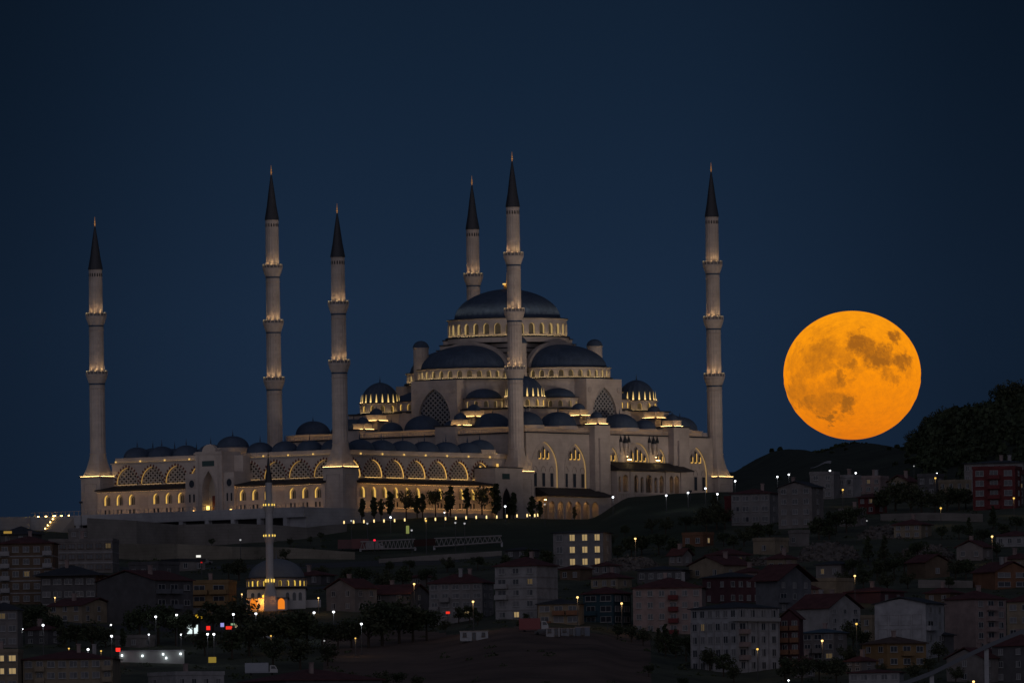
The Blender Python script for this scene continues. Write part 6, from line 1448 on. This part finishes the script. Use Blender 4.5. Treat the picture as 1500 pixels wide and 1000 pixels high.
# lit shop and signs
sh_ = thing('shop', 'small shop with a brilliantly lit white front by the park', 'shop', at(282, 929)); D = sh_.location.y
b = MB(); b.box(-2.2, 2.2, .6, 4, -1, 4.2); obj('wall', b, wmat('dgrey'), sh_); b = MB(); b.box(-1.4, 1.4, .45, .58, .3, 2.6); obj('shop_window', b, emis('shop_window', (.85, 1, .98), 1.0), sh_); b = MB(); b.box(-1.9, 1.9, -.4, .6, 3.2, 3.5); obj('awning', b, ROOFD, sh_)
def sign(px, py, w, h, c, label, st=1.0, hm=3.5):
    D = 3450; a, b_ = ab(px, py)
    while D < 4690 and b_ * D - hm > H(a * D, D): D += 5
    p = P(px, py, D); t = thing('lit_sign', label, 'sign', (p.x, D, p.z - hm)); b = MB(); b.tube((0, .3, -1.5), (0, .3, hm), .1, .1, 6); obj('post', b, POLE, t)
    b = MB(); b.box(-w / 2, w / 2, 0, .3, hm - h / 2, hm + h / 2); obj('panel', b, emis('sign_' + ''.join(str(int(q * 9)) for q in c) + str(int(st * 10)), c, st), t)
sign(172.9, 950.8, 1.1, .9, (1, .03, .02), 'red light above the left end of the lit white wall', 1.5)
sign(305, 919, 1.0, 1.0, (1, .03, .02), 'round red light right of the lit shop', 1.0)
sign(335.3, 918.6, 1.6, .8, (1, .04, .02), 'small red illuminated shop sign left of the grove', .9)
sign(325.5, 914.5, .9, 1.0, (.45, .45, 1), 'bluish violet illuminated sign left of the red one', .7)
sign(341, 913.5, 1.0, .5, (.7, 1, .6), 'small greenish lit sign above the red shop sign', .35)
sign(346, 916.5, .6, 1.0, (1, .8, .5), 'small warm lit sign beside the red shop sign', .4)
sign(290.6, 814, 1.3, .6, (1, .98, .9), 'white light under the road bridge at the left', 1.0)
sign(288.5, 901.7, .8, .9, (1, .6, .04), 'yellow light at the corner of the ochre building', .9)
sign(294.8, 903.6, .5, .6, (1, .6, .04), 'smaller yellow light beside the ochre building', .7)
sign(597, 775, .9, 2.3, (.75, .85, .25), 'yellow-green lit display beside the footbridge mast', .25)
sign(548.5, 790.5, .6, .5, (1, .02, .05), 'red light on the slope above the trucks', 1.2)
sign(656, 896.5, 1.0, .6, (1, .05, .08), 'red light at the door of the grey block', .9)
sign(655.5, 876, .9, 1.0, (.8, 1, 1), 'cold white light on the grey block front', 1.0)
sign(311, 965.6, 1.9, 1.4, (1, .7, .12), 'yellow lit panel among the dark trees at the bottom', .22)
sign(11, 779, 2.4, .7, (1, .6, .12), 'yellow lit strip at the far left of the hilltop', .3)
sign(295, 823, .5, .3, (1, .02, .02), 'pair of faint red tail lights on the left road', .5)

# tent-like white canopy and letters sculpture on the far hill
cn = thing('canopy', 'pale curved canopy on the dark hillside below the moon', 'canopy', P(1203, 690, 4980))
b = MB(); k = 4980 / F; vs = []
for i in range(13):
    s = i / 12; x = (-16 + 30 * s) * k; z = (4 + 9 * math.sin(s * 2.6 - .2) * s + 1) * k; w = (2 + 6 * s) * k
    vs += [(x, -1.5, z), (x + .3, 0, z + w * .5), (x, 1.5, z)]
b.add(vs, [(i * 3 + j, i * 3 + j + 1, i * 3 + j + 4, i * 3 + j + 3) for i in range(12) for j in range(2)]); obj('membrane', b, mat('canopy_cloth', (.22, .22, .23), .8), cn)
b = MB(); [b.tube((x, 0, -3), (x, 0, 1.5), .12, .12, 6) for x in (-3, 0, 3)]; obj('post', b, POLE, cn)

# pale ramp parapet crossing the lower right corner
rp_ = thing('ramp', 'pale long ramp parapet slanting across the lower right corner', 'ramp', P(1400, 968, 3380)); o0 = Vector(rp_.location)
b = MB(); pts = [(1290, 1012), (1330, 998), (1365, 985), (1405, 965), (1445, 946), (1475, 933), (1510, 919)]
for (x0, y0), (x1, y1) in zip(pts, pts[1:]):
    A, B_ = P(x0, y0, 3380) - o0, P(x1, y1, 3380) - o0; b.add([A + Vector((0, 0, -.5)), B_ + Vector((0, 0, -.5)), B_ + Vector((0, 0, .5)), A + Vector((0, 0, .5)), A + Vector((0, 2.5, -.5)), B_ + Vector((0, 2.5, -.5)), B_ + Vector((0, 2.5, .5)), A + Vector((0, 2.5, .5))], [(0, 1, 2, 3), (4, 7, 6, 5), (3, 2, 6, 7), (0, 4, 5, 1)])
obj('parapet', b, mat('ramp_concrete', (.12, .13, .15), .8), rp_)
b = MB()
for x, y in pts[::2]: p = P(x, y, 3380) - o0; b.cbox(p.x, 1.2, .5, .5, p.z - 30, p.z - .5)
obj('pillar', b, STONE_G, rp_)
# fence down the brown slope
fc = thing('fence', 'wire fence running down beside the brown slope', 'fence', at(980, 958)); o0 = Vector(fc.location); prev = None
for i, x in enumerate(range(890, 1080, 9)):
    y = 922 + (x - 890) * .36; p = at(x, y) - o0
    b = MB(); b.tube(p + Vector((0, 0, -.5)), p + Vector((0, 0, 2.2)), .08, .08, 5); obj('post', b, POLE, fc)
    if prev is not None:
        b = MB()
        for h_ in (.3, .8, 1.3, 1.8, 2.15): b.tube(prev + Vector((0, 0, h_)), p + Vector((0, 0, h_)), .03, .03, 3)
        obj('mesh_panel', b, POLE, fc)
    prev = p

# ------------------------------------------------------------------ floodlights for the mosque: fixtures with their own lamps
def flood(u, v, z, aim, power, label, cone=62, col=(1, .83, .69)):
    p = UV(u, v, z); g = H(p.x, p.y)
    t = thing('floodlight', label, 'floodlight', (p.x, p.y, g), 0, 'floodlights aimed at the mosque')
    b = MB(); b.tube((0, 0, -1), (0, 0, p.z - g), .14, .1, 6); obj('pole', b, POLE, t)
    b = MB(); b.box(-.5, .5, -.25, .25, p.z - g - .1, p.z - g + .45); hd = obj('housing', b, EDGE, t)
    ld = bpy.data.lights.new('flood_lamp', 'SPOT'); ld.energy = power; ld.color = col; ld.spot_size = R_(cone); ld.spot_blend = .8; ld.shadow_soft_size = 1.0
    lo = bpy.data.objects.new('flood_lamp', ld); COL.objects.link(lo); lo.parent = hd
    lo.location = (0, 0, p.z - g + .8); d = UV(*aim) - p; lo.rotation_euler = d.to_track_quat('-Z', 'Y').to_euler()
flood(20, -105, 6, (20, 20, 62), 74000, 'floodlight on a mast below the middle of the hall wall')
flood(75, -100, 8, (75, 20, 62), 74000, 'floodlight on the knoll below the right end of the hall')
flood(-45, -100, 4, (-30, 10, 62), 64000, 'floodlight on the lawn below the courtyard side')
flood(-190, 15, 2, (-60, 25, 62), 26000, 'floodlight on the slope below the near corner of the terrace', col=(.92, .88, .95))
flood(-190, 85, 2, (-60, 75, 62), 26000, 'floodlight on the slope below the left part of the terrace', col=(.92, .88, .95))
# uplights for the main dome on the drum's roof edge
for i in range(28):
    a = math.pi * (.62 + i * .042); x, y = UC + 18.3 * math.cos(a), VC + 18.3 * math.sin(a)
    ld = bpy.data.lights.new('dome_lamp', 'SPOT'); ld.energy = 300; ld.color = (1, .88, .68); ld.spot_size = R_(80); ld.spot_blend = 1; ld.shadow_soft_size = .8
    lo = bpy.data.objects.new('dome_lamp', ld); COL.objects.link(lo); lo.parent = M
    lo.location = (x, y, 63.9); d = Vector((UC + 12.5 * math.cos(a), VC + 12.5 * math.sin(a), 72)) - Vector((x, y, 63.9)); lo.rotation_euler = d.to_track_quat('-Z', 'Y').to_euler()
